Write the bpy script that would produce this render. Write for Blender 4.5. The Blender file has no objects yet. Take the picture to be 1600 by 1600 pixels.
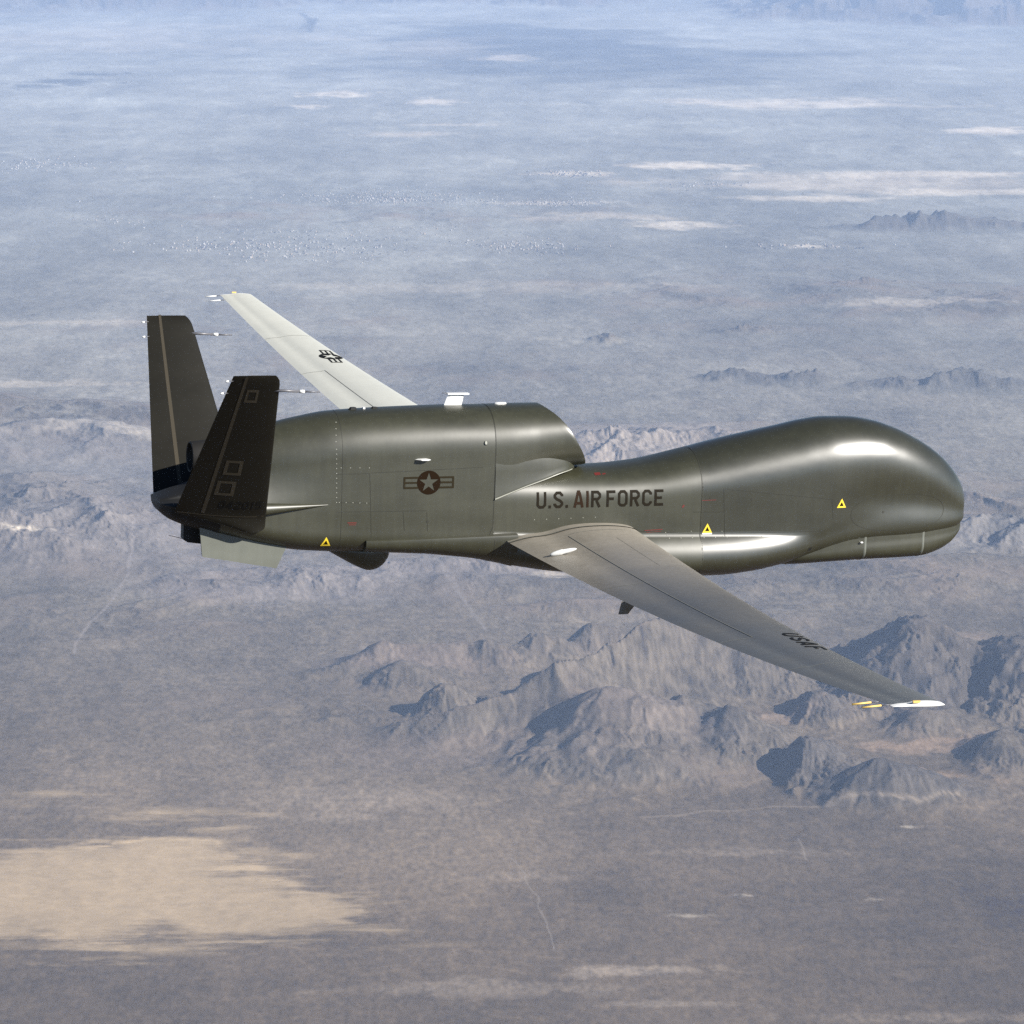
import bpy, bmesh, math
import numpy as np
from mathutils import Vector, Matrix
from mathutils.bvhtree import BVHTree

# ------------------------------------------------------------------ camera, world, sun, exposure
scene = bpy.context.scene
AZ, EL, ROLL = math.radians(17.66), math.radians(10.87), math.radians(2.19)
DIST, FPX = 60.16, 5747.0                      # metres to the aircraft, focal length in pixels of a 1600 px frame
TGT = np.array([-8.034, 0.0, -0.107])
H = 5000.0                                     # camera height above the desert floor
VDIR = np.array([-math.sin(AZ)*math.cos(EL), -math.cos(AZ)*math.cos(EL), math.sin(EL)])
CAM = TGT + DIST*VDIR
DD = -VDIR
RR = np.cross(DD, [0, 0, 1]); RR /= np.linalg.norm(RR)
UU = np.cross(RR, DD)
cd = bpy.data.cameras.new('camera'); cam = bpy.data.objects.new('camera', cd)
scene.collection.objects.link(cam); scene.camera = cam
cd.sensor_width = 36.0; cd.lens = 36.0*FPX/1600.0
cd.clip_start = 1.0; cd.clip_end = 2.0e6
M = Matrix((RR, UU, VDIR)).transposed().to_4x4(); M.translation = Vector(CAM); cam.matrix_world = M
# the aircraft flies slightly banked: its frame is turned about the line of sight
R2 = RR*math.cos(ROLL) + UU*math.sin(ROLL); U2 = -RR*math.sin(ROLL) + UU*math.cos(ROLL)
ROT = np.outer(RR, R2) + np.outer(UU, U2) + np.outer(DD, DD)      # aircraft -> world rotation

SUN = np.array([0.50, -0.57, 0.43]); SUN = ROT @ (SUN/np.linalg.norm(SUN))
sun_el = math.asin(SUN[2]); sun_az = math.atan2(SUN[0], SUN[1])   # compass-style, from +Y towards +X
sl = bpy.data.lights.new('sun', 'SUN'); sl.energy = 5.0; sl.angle = math.radians(0.53); sl.color = (1.0, 0.955, 0.88)
so = bpy.data.objects.new('sun', sl); scene.collection.objects.link(so)
so.rotation_euler = Vector(SUN).to_track_quat('Z', 'Y').to_euler()
so.location = (0, 0, 40)
w = bpy.data.worlds.new('World'); scene.world = w; w.use_nodes = True
nt = w.node_tree; nt.nodes.clear()
sky = nt.nodes.new('ShaderNodeTexSky'); sky.sky_type = 'NISHITA'; sky.sun_disc = False
sky.sun_elevation = sun_el; sky.sun_rotation = sun_az; sky.altitude = 5000; sky.air_density = 1.0; sky.dust_density = 0.6
bg = nt.nodes.new('ShaderNodeBackground'); bg.inputs['Strength'].default_value = 0.06
ow = nt.nodes.new('ShaderNodeOutputWorld')
nt.links.new(sky.outputs[0], bg.inputs[0]); nt.links.new(bg.outputs[0], ow.inputs[0])
HAZE_COL = (0.51, 0.68, 1.0, 1.0); HAZE_DEN = 1.0e-5
vs = scene.view_settings
vs.view_transform = 'Standard'; vs.look = 'None'; vs.gamma = 1.0; vs.use_curve_mapping = False; vs.exposure = 1.08
scene.cycles.use_denoising = False      # the photograph has film grain; the sampling grain stays
scene.cycles.caustics_reflective = False; scene.cycles.caustics_refractive = False
scene.cycles.sample_clamp_indirect = 1.5; scene.cycles.sample_clamp_direct = 12.0
scene.cycles.max_bounces = 6; scene.cycles.volume_bounces = 3; scene.cycles.diffuse_bounces = 3
scene.cycles.glossy_bounces = 3
C = scene.collection

# ------------------------------------------------------------------ helpers
def pchip(xs, ys, xq):
    xs = np.asarray(xs, float); ys = np.asarray(ys, float); xq = np.asarray(xq, float)
    h = np.diff(xs); d = np.diff(ys)/h; m = np.zeros_like(ys)
    for i in range(1, len(xs)-1):
        if d[i-1]*d[i] > 0:
            w1 = 2*h[i]+h[i-1]; w2 = h[i]+2*h[i-1]
            m[i] = (w1+w2)/(w1/d[i-1]+w2/d[i])
    m[0] = d[0]; m[-1] = d[-1]
    k = np.clip(np.searchsorted(xs, xq)-1, 0, len(xs)-2)
    t = np.clip((xq-xs[k])/h[k], 0, 1)
    return ((1+2*t)*(1-t)**2*ys[k] + t*(1-t)**2*h[k]*m[k] + t*t*(3-2*t)*ys[k+1] + t*t*(t-1)*h[k]*m[k+1])

def make_obj(name, verts, faces, mat, parent=None, smooth=True):
    me = bpy.data.meshes.new(name)
    me.from_pydata([tuple(v) for v in verts], [], [tuple(f) for f in faces]); me.update()
    if smooth: me.polygons.foreach_set('use_smooth', [True]*len(me.polygons))
    me.materials.append(mat)
    o = bpy.data.objects.new(name, me); C.objects.link(o)
    if parent: o.parent = parent
    return o

def loft(rings, cap0=True, cap1=True):
    n = len(rings[0]); V = [p for r in rings for p in r]; F = []
    for i in range(len(rings)-1):
        for j in range(n):
            a = i*n+j; b = i*n+(j+1) % n
            F.append((a, b, b+n, a+n))
    if cap0:
        V.append(np.mean(rings[0], axis=0)); c = len(V)-1
        F += [(c, (j+1) % n, j) for j in range(n)]
    if cap1:
        V.append(np.mean(rings[-1], axis=0)); c = len(V)-1; o = (len(rings)-1)*n
        F += [(c, o+j, o+(j+1) % n) for j in range(n)]
    return V, F

def sharpen(o, deg=35):
    bm = bmesh.new(); bm.from_mesh(o.data)
    bmesh.ops.recalc_face_normals(bm, faces=bm.faces)
    for e in bm.edges:
        if len(e.link_faces) == 2: e.smooth = e.calc_face_angle(0) < math.radians(deg)
    bm.to_mesh(o.data); bm.free()
    return o

def box(c, s, rot=None):
    V = []
    for i in (-1, 1):
        for j in (-1, 1):
            for k in (-1, 1):
                v = Vector((i*s[0]/2, j*s[1]/2, k*s[2]/2))
                if rot: v = rot @ v
                V.append(Vector(c)+v)
    F = [(0, 1, 3, 2), (4, 6, 7, 5), (0, 4, 5, 1), (2, 3, 7, 6), (0, 2, 6, 4), (1, 5, 7, 3)]
    return V, F

def tube(p0, p1, r0, r1=None, n=12):
    r1 = r0 if r1 is None else r1
    p0 = Vector(p0); p1 = Vector(p1); d = (p1-p0).normalized()
    a = d.orthogonal().normalized(); b = d.cross(a)
    rings = []
    for p, r in ((p0, r0), (p1, r1)):
        rings.append([p+(a*math.cos(t)+b*math.sin(t))*r for t in np.linspace(0, 2*math.pi, n, endpoint=False)])
    return loft(rings)

# ------------------------------------------------------------------ materials
def mat(name, col, rough=0.5, spec=0.5, metal=0.0, var=0.0, vscale=2.0, bump=0.0, coat=0.0):
    m = bpy.data.materials.new(name); m.use_nodes = True
    n = m.node_tree; b = n.nodes['Principled BSDF']
    b.inputs['Base Color'].default_value = (*col, 1); b.inputs['Roughness'].default_value = rough
    b.inputs['Specular IOR Level'].default_value = spec; b.inputs['Metallic'].default_value = metal
    if coat: b.inputs['Coat Weight'].default_value = coat; b.inputs['Coat Roughness'].default_value = 0.3
    if var:
        tc = n.nodes.new('ShaderNodeTexCoord')
        mp = n.nodes.new('ShaderNodeMapping'); mp.inputs['Scale'].default_value = (0.45, 1, 1)
        no = n.nodes.new('ShaderNodeTexNoise'); no.inputs['Scale'].default_value = vscale; no.inputs['Detail'].default_value = 8
        no.inputs['Roughness'].default_value = 0.65
        n.links.new(tc.outputs['Object'], mp.inputs[0]); n.links.new(mp.outputs[0], no.inputs[0])
        mr = n.nodes.new('ShaderNodeMapRange')
        mr.inputs[1].default_value = 0.3; mr.inputs[2].default_value = 0.7
        mr.inputs[3].default_value = 1-var; mr.inputs[4].default_value = 1+var
        mx = n.nodes.new('ShaderNodeMix'); mx.data_type = 'RGBA'; mx.blend_type = 'MULTIPLY'; mx.inputs[0].default_value = 1
        mx.inputs[6].default_value = (*col, 1)
        n.links.new(no.outputs[0], mr.inputs[0]); n.links.new(mr.outputs[0], mx.inputs[7])
        # faint run-off streaks down the sides
        mp2 = n.nodes.new('ShaderNodeMapping'); mp2.inputs['Scale'].default_value = (5.0, 5.0, 0.5)
        ns = n.nodes.new('ShaderNodeTexNoise'); ns.inputs['Scale'].default_value = 2.2; ns.inputs['Detail'].default_value = 4
        n.links.new(tc.outputs['Object'], mp2.inputs[0]); n.links.new(mp2.outputs[0], ns.inputs[0])
        ms = n.nodes.new('ShaderNodeMapRange'); ms.inputs[1].default_value = 0.35; ms.inputs[2].default_value = 0.65
        ms.inputs[3].default_value = 1-var*.5; ms.inputs[4].default_value = 1+var*.5
        n.links.new(ns.outputs[0], ms.inputs[0])
        m3 = n.nodes.new('ShaderNodeMix'); m3.data_type = 'RGBA'; m3.blend_type = 'MULTIPLY'; m3.inputs[0].default_value = 1
        n.links.new(mx.outputs[2], m3.inputs[6]); n.links.new(ms.outputs[0], m3.inputs[7])
        n.links.new(m3.outputs[2], b.inputs['Base Color'])
        r2 = n.nodes.new('ShaderNodeMapRange')
        r2.inputs[1].default_value = 0.3; r2.inputs[2].default_value = 0.7
        r2.inputs[3].default_value = rough-0.03; r2.inputs[4].default_value = rough+0.04
        n.links.new(no.outputs[0], r2.inputs[0]); n.links.new(r2.outputs[0], b.inputs['Roughness'])
        if bump:
            bp = n.nodes.new('ShaderNodeBump'); bp.inputs['Strength'].default_value = bump; bp.inputs['Distance'].default_value = 0.01
            n2 = n.nodes.new('ShaderNodeTexNoise'); n2.inputs['Scale'].default_value = 3.0; n2.inputs['Detail'].default_value = 3
            n.links.new(tc.outputs['Object'], n2.inputs[0]); n.links.new(n2.outputs[0], bp.inputs['Height'])
            n.links.new(bp.outputs[0], b.inputs['Normal'])
    return m

MT = dict(
    body=mat('grey_green_paint', (0.027, 0.027, 0.0155), 0.40, 0.75, var=0.16, vscale=1.6, bump=0.12),
    nose=mat('glossy_nose_paint', (0.022, 0.022, 0.0128), 0.31, 1.0, var=0.14, vscale=1.4, bump=0.06),
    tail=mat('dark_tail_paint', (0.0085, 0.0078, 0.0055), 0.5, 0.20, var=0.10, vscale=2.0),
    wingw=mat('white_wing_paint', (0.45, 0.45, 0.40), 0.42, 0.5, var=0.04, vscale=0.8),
    wingg=mat('near_wing_grey', (0.122, 0.110, 0.090), 0.40, 0.5, var=0.14, vscale=0.7),
    white=mat('white_paint', (0.62, 0.62, 0.60), 0.45),
    plate=mat('pale_grey_paint', (0.10, 0.105, 0.088), 0.5, var=0.08),
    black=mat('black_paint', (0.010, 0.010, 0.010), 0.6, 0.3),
    soot=mat('sooty_metal', (0.012, 0.011, 0.010), 0.65, 0.3),
    brown=mat('brown_marking', (0.012, 0.0058, 0.0018), 0.75, 0.12, 0.4),
    olive=mat('dark_olive_marking', (0.016, 0.012, 0.005), 0.75, 0.12),
    ink=mat('dark_lettering', (0.010, 0.0075, 0.004), 0.75, 0.12),
    inkb=mat('brown_lettering', (0.018, 0.009, 0.004), 0.75, 0.12),
    blk=mat('black_lettering', (0.006, 0.006, 0.006), 0.75, 0.12),
    stripe=mat('tan_tail_marking', (0.040, 0.034, 0.024), 0.5, 0.2),
    yellow=mat('yellow_marking', (0.70, 0.50, 0.03), 0.5),
    red=mat('red_marking', (0.10, 0.013, 0.009), 0.5),
    seam=mat('panel_gap', (0.022, 0.022, 0.017), 0.6, 0.3),
    wseam=mat('wing_panel_gap', (0.16, 0.16, 0.14), 0.6, 0.3),
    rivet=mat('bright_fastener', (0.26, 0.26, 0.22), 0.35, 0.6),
    tan=mat('tan_wick', (0.62, 0.42, 0.12), 0.5),
    rod=mat('grey_probe', (0.10, 0.10, 0.11), 0.4),
)
# the near wing's grey is lighter near the root and darker farther out
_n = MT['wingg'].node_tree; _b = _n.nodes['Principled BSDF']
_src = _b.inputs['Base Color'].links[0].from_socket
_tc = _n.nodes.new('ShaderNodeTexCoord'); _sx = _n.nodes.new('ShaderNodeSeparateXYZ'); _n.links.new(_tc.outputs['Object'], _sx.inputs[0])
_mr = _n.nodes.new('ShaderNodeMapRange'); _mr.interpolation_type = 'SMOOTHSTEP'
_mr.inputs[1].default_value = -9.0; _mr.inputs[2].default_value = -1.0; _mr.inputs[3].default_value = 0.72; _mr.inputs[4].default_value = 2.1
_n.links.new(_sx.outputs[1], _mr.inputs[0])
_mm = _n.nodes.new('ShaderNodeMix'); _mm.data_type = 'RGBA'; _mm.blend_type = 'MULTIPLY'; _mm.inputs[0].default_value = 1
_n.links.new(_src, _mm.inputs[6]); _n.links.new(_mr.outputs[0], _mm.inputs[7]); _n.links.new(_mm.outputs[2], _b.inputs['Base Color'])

# ------------------------------------------------------------------ the desert: one height field, cut into plain, hills, ranges and dry lake
GZ = CAM[2]-H                                              # level of the desert floor
FWD = np.array([DD[0], DD[1]]); FWD /= np.linalg.norm(FWD)
RGT = np.array([RR[0], RR[1]])
def gpos(px, py):
    """desert-floor point (metres right, metres ahead of the nadir) behind a point of the photograph"""
    d = DD+RR*(px-800)/FPX-UU*(py-800)/FPX
    t = H/-d[2]; q = d*t
    return q[:2] @ RGT, q[:2] @ FWD
def mpp(py):
    """metres per pixel across, and along the ground, at that height in the photograph"""
    de = EL+math.atan((py-800)/FPX); R = H/math.sin(de)
    return R/FPX, R/FPX/math.sin(de)

_rg = np.random.default_rng(11)
PERM = np.concatenate([_rg.permutation(1024)]*2).astype(np.int32)
GC = np.cos(np.arange(1024)*6.2831853/1024*7.0).astype(np.float32); GS = np.sin(np.arange(1024)*6.2831853/1024*7.0).astype(np.float32)
def hidx(ix, iy, seed):
    return PERM[PERM[(ix+seed*57) & 1023]+((iy+seed*131) & 1023)]
def hash2(ix, iy, seed):
    return hidx(ix.astype(np.int32), iy.astype(np.int32), seed)/1024.0
def gnoise(x, y, seed=0):
    x = np.asarray(x, np.float64); y = np.asarray(y, np.float64)
    ix = np.floor(x).astype(np.int32); iy = np.floor(y).astype(np.int32); fx = (x-ix).astype(np.float32); fy = (y-iy).astype(np.float32)
    u = fx*fx*fx*(fx*(fx*6-15)+10); v = fy*fy*fy*(fy*(fy*6-15)+10)
    px0 = PERM[(ix+seed*57) & 1023]; px1 = PERM[(ix+1+seed*57) & 1023]; y0 = (iy+seed*131) & 1023; y1 = (iy+1+seed*131) & 1023
    def g(p, q, i, j):
        h = PERM[p+q]; return GC[h]*(fx-i)+GS[h]*(fy-j)
    a, b, c, d = g(px0, y0, 0, 0), g(px1, y0, 1, 0), g(px0, y1, 0, 1), g(px1, y1, 1, 1)
    return ((a+(b-a)*u)*(1-v)+(c+(d-c)*u)*v)*1.5
def fbm(x, y, wl, octs=5, gain=.5, seed=0):
    s = np.zeros(x.shape, np.float32); a = 1.0; t = 0
    for o in range(octs):
        s += a*gnoise(x/wl+13.7*o, y/wl-7.1*o, seed+o); t += a; a *= gain; wl *= .49
    return s/t
def ridged(x, y, wl, octs=5, gain=.55, seed=0):
    s = np.zeros_like(x); a = 1.0; t = 0; pr = np.ones_like(x)
    for o in range(octs):
        n = 1-np.abs(gnoise(x/wl+5.3*o, y/wl+9.9*o, seed+o)); n = n*n*(.35+.65*pr); pr = np.clip(n, 0, 1)
        s += a*n; t += a; a *= gain; wl *= .5
    return s/t

# polar grid round the camera's nadir: fine where the photograph looks, coarse elsewhere
NA, ND = 860, 940
half = math.atan(800/FPX)*1.12
sd_ = np.radians(np.concatenate([np.arange(9.05, 24, .15), [25, 27, 30, 34, 39, 45, 52, 60, 70, 80, 90, 105, 120, 135, 150, 165, 180]]))
ang = np.concatenate([-sd_[::-1], np.linspace(-half, half, NA), sd_])
dep = np.concatenate([np.radians([.95, 1.2, 1.6, 2.0, 2.4]), np.linspace(math.radians(2.65), math.radians(19.3), ND), np.radians(np.concatenate([np.arange(19.45, 30, .15), [31, 33, 36, 40, 46, 53, 62, 73, 85]]))])[::-1]
RAD = H/np.tan(dep)
A, R_ = np.meshgrid(ang, RAD)
X = R_*np.sin(A); Y = R_*np.cos(A)
wx = fbm(X, Y, 900, 3, .5, 40)*260; wy = fbm(X+5000, Y, 900, 3, .5, 44)*260
XW, YW = X+wx, Y+wy

ALL = (slice(None), slice(None))
def window(gx, gy, rx, ry):
    """grid rows and columns that can hold points within rx, ry of a place"""
    r0 = max(gy-ry, 1.0); r1 = math.hypot(abs(gx)+rx, gy+ry)
    aa = [math.atan2(gx+i*rx, max(gy+j*ry, 1.0)) for i in (-1, 1) for j in (-1, 1)]
    i0, i1 = np.searchsorted(RAD, r0)-1, np.searchsorted(RAD, r1)+1
    j0, j1 = np.searchsorted(ang, min(aa))-1, np.searchsorted(ang, max(aa))+1
    return slice(max(i0, 0), max(i1, 1)), slice(max(j0, 0), max(j1, 1))
def ell(px, py, sw, sh, rot=0, jag=.25, jw=None, reach=2.6, full=False, skew=0):
    """normalised distance from a place on the floor; sw, sh are half-sizes in pixels of the photograph"""
    gx, gy = gpos(px, py); mx, my = mpp(py)
    W = ALL if full else window(gx, gy, sw*mx*reach, sh*my*reach)
    x, y = X[W], Y[W]
    dx, dy = x-gx, y-gy
    c, s = math.cos(math.radians(rot)), math.sin(math.radians(rot))
    u = (dx*c+dy*s)/(sw*mx); v = (-dx*s+dy*c)/(sh*my)
    if skew: u = u+.35*skew; u = np.where(u < 0, u*(1+skew), u*(1-.38*skew))       # steep on one side, long on the other
    d = np.sqrt(u*u+v*v)
    if jag: d = d*(1+jag*fbm(x, y, jw or sw*mx*.7, 3, .55, int(px+py*3) % 977))
    return W, d

Z = np.zeros_like(X); OWN = np.zeros(X.shape, np.int16); BEST = np.full(X.shape, 12.0)
FEAT = [('ground', 'flat brown-grey desert plain stretching to the distant mountains', 'structure')]
def claim(W, h, name, label):
    FEAT.append((name, label, 'structure')); k = len(FEAT)-1
    m = h > BEST[W]
    OWN[W][m] = k; BEST[W][m] = h[m]
    z = Z[W]
    Z[W] = (np.clip(z, 0, None)**2.2+np.clip(h, 0, None)**2.2)**(1/2.2)

def dome(px, py, hgt, sw, sh, rot, name, label, jag=.26, pw=2.3, rough=.16):
    mx, my = mpp(py)
    W, d = ell(px, py, sw, sh, rot, jag, skew=.5)
    e = np.exp(-np.clip(d, 0, 6)**pw*1.05); e = .72*np.clip((e-.03)/.97, 0, 1)+.28*np.clip(1-d/2.4, 0, 1)**2      # steep head, long apron of debris
    n = ridged(XW[W], YW[W], sw*mx*1.5, 3, .36, int(px) % 89); b = fbm(X[W], Y[W], sw*mx*.9, 3, .45, int(py) % 71)
    claim(W, 1.18*hgt*e*(1-rough*.5+rough*n+.14*b), name, label)
def rangef(px, py, sw, sh, hgt, wlp, name, label, rot=0, seed=1, gain=.45):
    mx, my = mpp(py)
    W, d = ell(px, py, sw, sh, rot, .35, None, 1.9)
    m = np.clip(1.15-d, 0, 1); m = m*m*(3-2*m)
    n = ridged(XW[W], YW[W]*.85, wlp*mx*1.25, 5, gain, seed); b = fbm(X[W], Y[W], wlp*mx*2.2, 3, .5, seed+5)
    claim(W, hgt*m*np.clip(.15+.9*n+.55*b, 0.02, 2), name, label)
def ridge(pts, name, label, wdm=260, jag=1.0, seed=3):
    """a crest through (px, py of its foot line, height, half-width factor)"""
    G = np.array([gpos(p[0], p[1]) for p in pts]); hs = [p[2] for p in pts]; ws = [p[3] for p in pts]
    c = (G.min(0)+G.max(0))/2; hw = (G.max(0)-G.min(0))/2+1500
    W = window(c[0], c[1], hw[0], hw[1])
    x = X[W]+fbm(X[W], Y[W], 900, 2, .4, seed)*130*jag; y = Y[W]+fbm(X[W], Y[W], 1000, 2, .4, seed+7)*220*jag
    out = np.zeros_like(x)
    for i in range(len(G)-1):
        a, b = G[i], G[i+1]; ab = b-a; t = np.clip(((x-a[0])*ab[0]+(y-a[1])*ab[1])/(ab@ab), 0, 1)
        d = np.hypot(x-a[0]-ab[0]*t, y-a[1]-ab[1]*t)
        h = hs[i]+(hs[i+1]-hs[i])*t; w_ = (ws[i]+(ws[i+1]-ws[i])*t)*wdm
        out = np.maximum(out, h*np.exp(-(d/w_)**1.35))
    n = ridged(XW[W], YW[W], 900, 3, .36, seed+20)
    claim(W, np.clip((out-4), 0, None)*(.82+.3*n), name, label)

# lower right: dark hills on the edge of the plain
dome(1385, 1240, 165, 105, 22, 0, 'hill', 'dark rounded hill lowest in the picture, at the edge of the plain')
dome(1272, 1208, 165, 58, 24, 0, 'hill', 'dark steep-sided hill just behind the lowest dark hill')
dome(1148, 1172, 185, 62, 28, 0, 'hill', 'smooth dome hill with a sunlit right flank, below the pale wing tip and left of the dark hills')
dome(1078, 1150, 150, 42, 22, 0, 'hill', 'small shadowed hill left of the smooth dome hill')
dome(1278, 1118, 110, 46, 18, 0, 'hill', 'small dark cone hill directly below the pale wing tip')
dome(1455, 1140, 95, 75, 14, 0, 'hill', 'low tan hill between the big mountain and the lowest dark hill')
dome(1575, 1185, 120, 75, 26, 0, 'hill', 'broad low hill at the right edge of the picture above the plain')
dome(1440, 1070, 300, 135, 38, 0, 'mountain', 'tall dark mountain with gullies behind the near wing tip', .40, 2.1, .25)
dome(1600, 1090, 290, 90, 38, 0, 'mountain', 'mountain cut by the right edge of the picture beside the tall dark mountain', .40, 2.1, .25)
dome(1330, 1050, 120, 60, 12, 0, 'hill', 'foothill under the near wing left of the tall dark mountain')
# middle: long ridges with shadowed backs
dome(965, 1165, 290, 150, 40, 0, 'mountain', 'broad fan-faced mountain below the near wing, lit on its near side', .3, 1.6, .2)
ridge([(615, 1154, 70, .6), (690, 1150, 150, .8), (800, 1142, 200, .9), (880, 1136, 330, 1.0), (985, 1104, 380, 1.1), (1085, 1066, 380, 1.1), (1150, 1044, 280, 1.1)],
      'ridge', 'long ridge with a blue shadowed back running up to the near wing', 215)
ridge([(480, 1055, 30, .6), (560, 1048, 85, .8), (650, 1040, 130, 1.0), (730, 1032, 110, 1.0), (800, 1030, 60, .8)],
      'ridge', 'low pale ridge to the left, behind the long shadowed ridge', 240, 1.0, 11)
dome(640, 1068, 110, 70, 16, 0, 'hill', 'pale spur in front of the low pale ridge')
dome(770, 1035, 105, 48, 11, 0, 'hill', 'small hill with a dark back between the two ridges')
dome(850, 1028, 120, 55, 11, 0, 'hill', 'small hill behind the shadowed middle of the long ridge')
dome(935, 1014, 130, 55, 11, 0, 'hill', 'small hill just below the hinge fairing of the near wing')
dome(700, 1120, 150, 60, 14, 0, 'hill', 'rounded knoll at the left foot of the long ridge')
dome(600, 1040, 95, 45, 10, 0, 'hill', 'small knoll near the left end of the low pale ridge')
dome(1020, 1215, 90, 90, 16, 0, 'hill', 'low smooth apron in front of the fan-faced mountain')
dome(1180, 1075, 150, 60, 16, 0, 'hill', 'brown hill close under the middle of the near wing')
dome(900, 955, 60, 120, 9, 0, 'hill', 'faint low rise beneath the belly of the aircraft')
# left and centre background
rangef(110, 850, 200, 42, 133, 105, 'mountain_range', 'pale dissected mountains at the left edge, level with the tail', 0, 61)
rangef(430, 915, 230, 26, 96, 95, 'mountain_range', 'pale dissected hills below the tail of the aircraft', 0, 71)
rangef(740, 893, 190, 12, 64, 70, 'mountain_range', 'low pale broken hills below the middle of the aircraft', 0, 75)
rangef(90, 700, 230, 26, 165, 150, 'mountain_range', 'blue rippled hills at the left edge behind the tail fins', 0, 81)
rangef(330, 660, 260, 20, 62, 120, 'mountain_range', 'faint low hills behind the tail fins', 0, 83)
rangef(985, 712, 250, 30, 133, 90, 'mountain_range', 'bright rugged hills seen between the engine intake and the nose', 0, 91, .6)
rangef(1590, 842, 150, 30, 162, 80, 'mountain_range', 'pale and dark mountains at the right edge ahead of the nose', 0, 95)
# far ranges
rangef(1470, 356, 190, 7, 225, 60, 'mountain_range', 'thin blue mountain range far off at the right edge, high above the nose', 0, 101)
rangef(1150, 592, 75, 7, 119, 50, 'mountain_range', 'small blue peaks far behind, straight above the nose hump', 0, 105)
rangef(1240, 596, 70, 7, 143, 50, 'mountain_range', 'small blue peaks far behind, a little right of the ones above the nose hump', 0, 107)
rangef(1490, 604, 170, 10, 149, 60, 'mountain_range', 'blue mountain range at the right edge behind the nose', 0, 109)
rangef(945, 532, 35, 6, 86, 40, 'hill', 'tiny blue hill standing alone above the intake', 0, 111)
rangef(1165, 520, 55, 5, 103, 40, 'hill', 'tiny blue hill farther off than the peaks above the nose hump', 0, 113)
rangef(1365, 448, 60, 4, 86, 40, 'hill', 'faint tiny rise between the two far ranges at the right', 0, 115)
rangef(1450, 18, 330, 22, 1700, 90, 'mountain_range', 'high pale blue mountains at the top right corner of the picture', 0, 121)
rangef(140, 4, 330, 16, 900, 90, 'mountain_range', 'hazy mountain feet at the top left corner of the picture', 0, 125)
rangef(880, 2, 130, 9, 600, 70, 'mountain_range', 'hazy mountain foot at the middle of the top edge', 0, 127)
rangef(640, 0, 160, 8, 600, 70, 'mountain_range', 'hazy mountain foot left of the middle of the top edge', 0, 129)

# low broken ground over the middle distance: washes and spurs a few tens of metres high
def broken(px, py, sw, sh, amp, wl, seed):
    W, d = ell(px, py, sw, sh, 0, .45, None, 1.7)
    m = np.clip(1.25-d, 0, 1); m = m*m*(3-2*m)
    n = ridged(XW[W]+fbm(X[W], Y[W], wl*1.5, 3, .5, seed+3)*wl*.5, YW[W], wl, 5, .5, seed)
    b = np.clip(fbm(X[W], Y[W], wl*3.5, 3, .5, seed+9)*1.6+.45, 0, 1)
    Z[W] += amp*m*b*n
for a in ((180, 780, 400, 85, 130, 850, 700), (60, 650, 300, 45, 150, 1200, 705), (500, 900, 420, 45, 100, 700, 710), (330, 960, 420, 40, 45, 600, 715), (1000, 700, 420, 45, 150, 900, 720),
          (1500, 800, 330, 80, 90, 800, 725), (1250, 930, 420, 45, 60, 600, 730), (820, 960, 420, 40, 60, 600, 735), (1200, 1080, 520, 60, 60, 480, 740), (700, 1110, 420, 50, 50, 450, 745),
          (150, 805, 380, 95, 240, 1900, 770), (520, 905, 380, 48, 190, 1500, 775), (60, 665, 300, 45, 260, 2400, 780), (880, 905, 260, 30, 130, 1300, 785), (1480, 900, 260, 40, 110, 1200, 790), (1480, 470, 260, 30, 160, 2600, 795), (560, 330, 520, 30, 60, 1500, 750), (1300, 480, 520, 60, 90, 1700, 755), (300, 520, 420, 50, 80, 1500, 760), (800, 560, 520, 40, 70, 1300, 765)):
    broken(*a)

# erosion gullies running down every slope
def grad(Zf):
    dr = np.gradient(Zf, axis=0)/np.gradient(R_, axis=0)
    da = np.gradient(Zf, axis=1)/(np.gradient(A, axis=1)*R_)
    return dr*np.sin(A)+da*np.cos(A), dr*np.cos(A)-da*np.sin(A)
def gullies(wl, amp, seed):
    gx, gy = grad(Z); sl = np.hypot(gx, gy)
    m = (sl > .03) & (Z > 3)
    sx, sy = -gy[m]/sl[m], gx[m]/sl[m]                        # across the slope
    px_, py_ = X[m]/wl, Y[m]/wl; ix, iy = np.floor(px_), np.floor(py_)
    acc = np.zeros(len(px_)); ws = np.zeros(len(px_))
    for i in (-1, 0, 1):
        for j in (-1, 0, 1):
            cx, cy = ix+i, iy+j
            vx = px_-cx-hash2(cx, cy, seed); vy = py_-cy-hash2(cx, cy, seed+1)
            wt = np.exp(-2.2*(vx*vx+vy*vy))
            acc += wt*np.cos(6.2832*(vx*sx+vy*sy)*1.15+6.2832*hash2(cx, cy, seed+2)*.35); ws += wt
    v = acc/np.maximum(ws, 1e-6)
    Z[m] += amp*wl*np.clip(sl[m], 0, .6)*(np.sqrt(v*v+.02)*1.3-.5)*np.clip(Z[m]/40, 0, 1)
gullies(560, .060, 300); gullies(230, .034, 310); gullies(95, .022, 320)
far = np.clip((R_-24000)/12000, 0, 1)
Z += fbm(X, Y, 1500, 5, .5, 200)*16*np.clip(1-far*.3, .3, 1) + fbm(X, Y, 140, 3, .55, 210)*2.4
gx, gy = grad(Z); SL = np.hypot(gx, gy)

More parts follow.
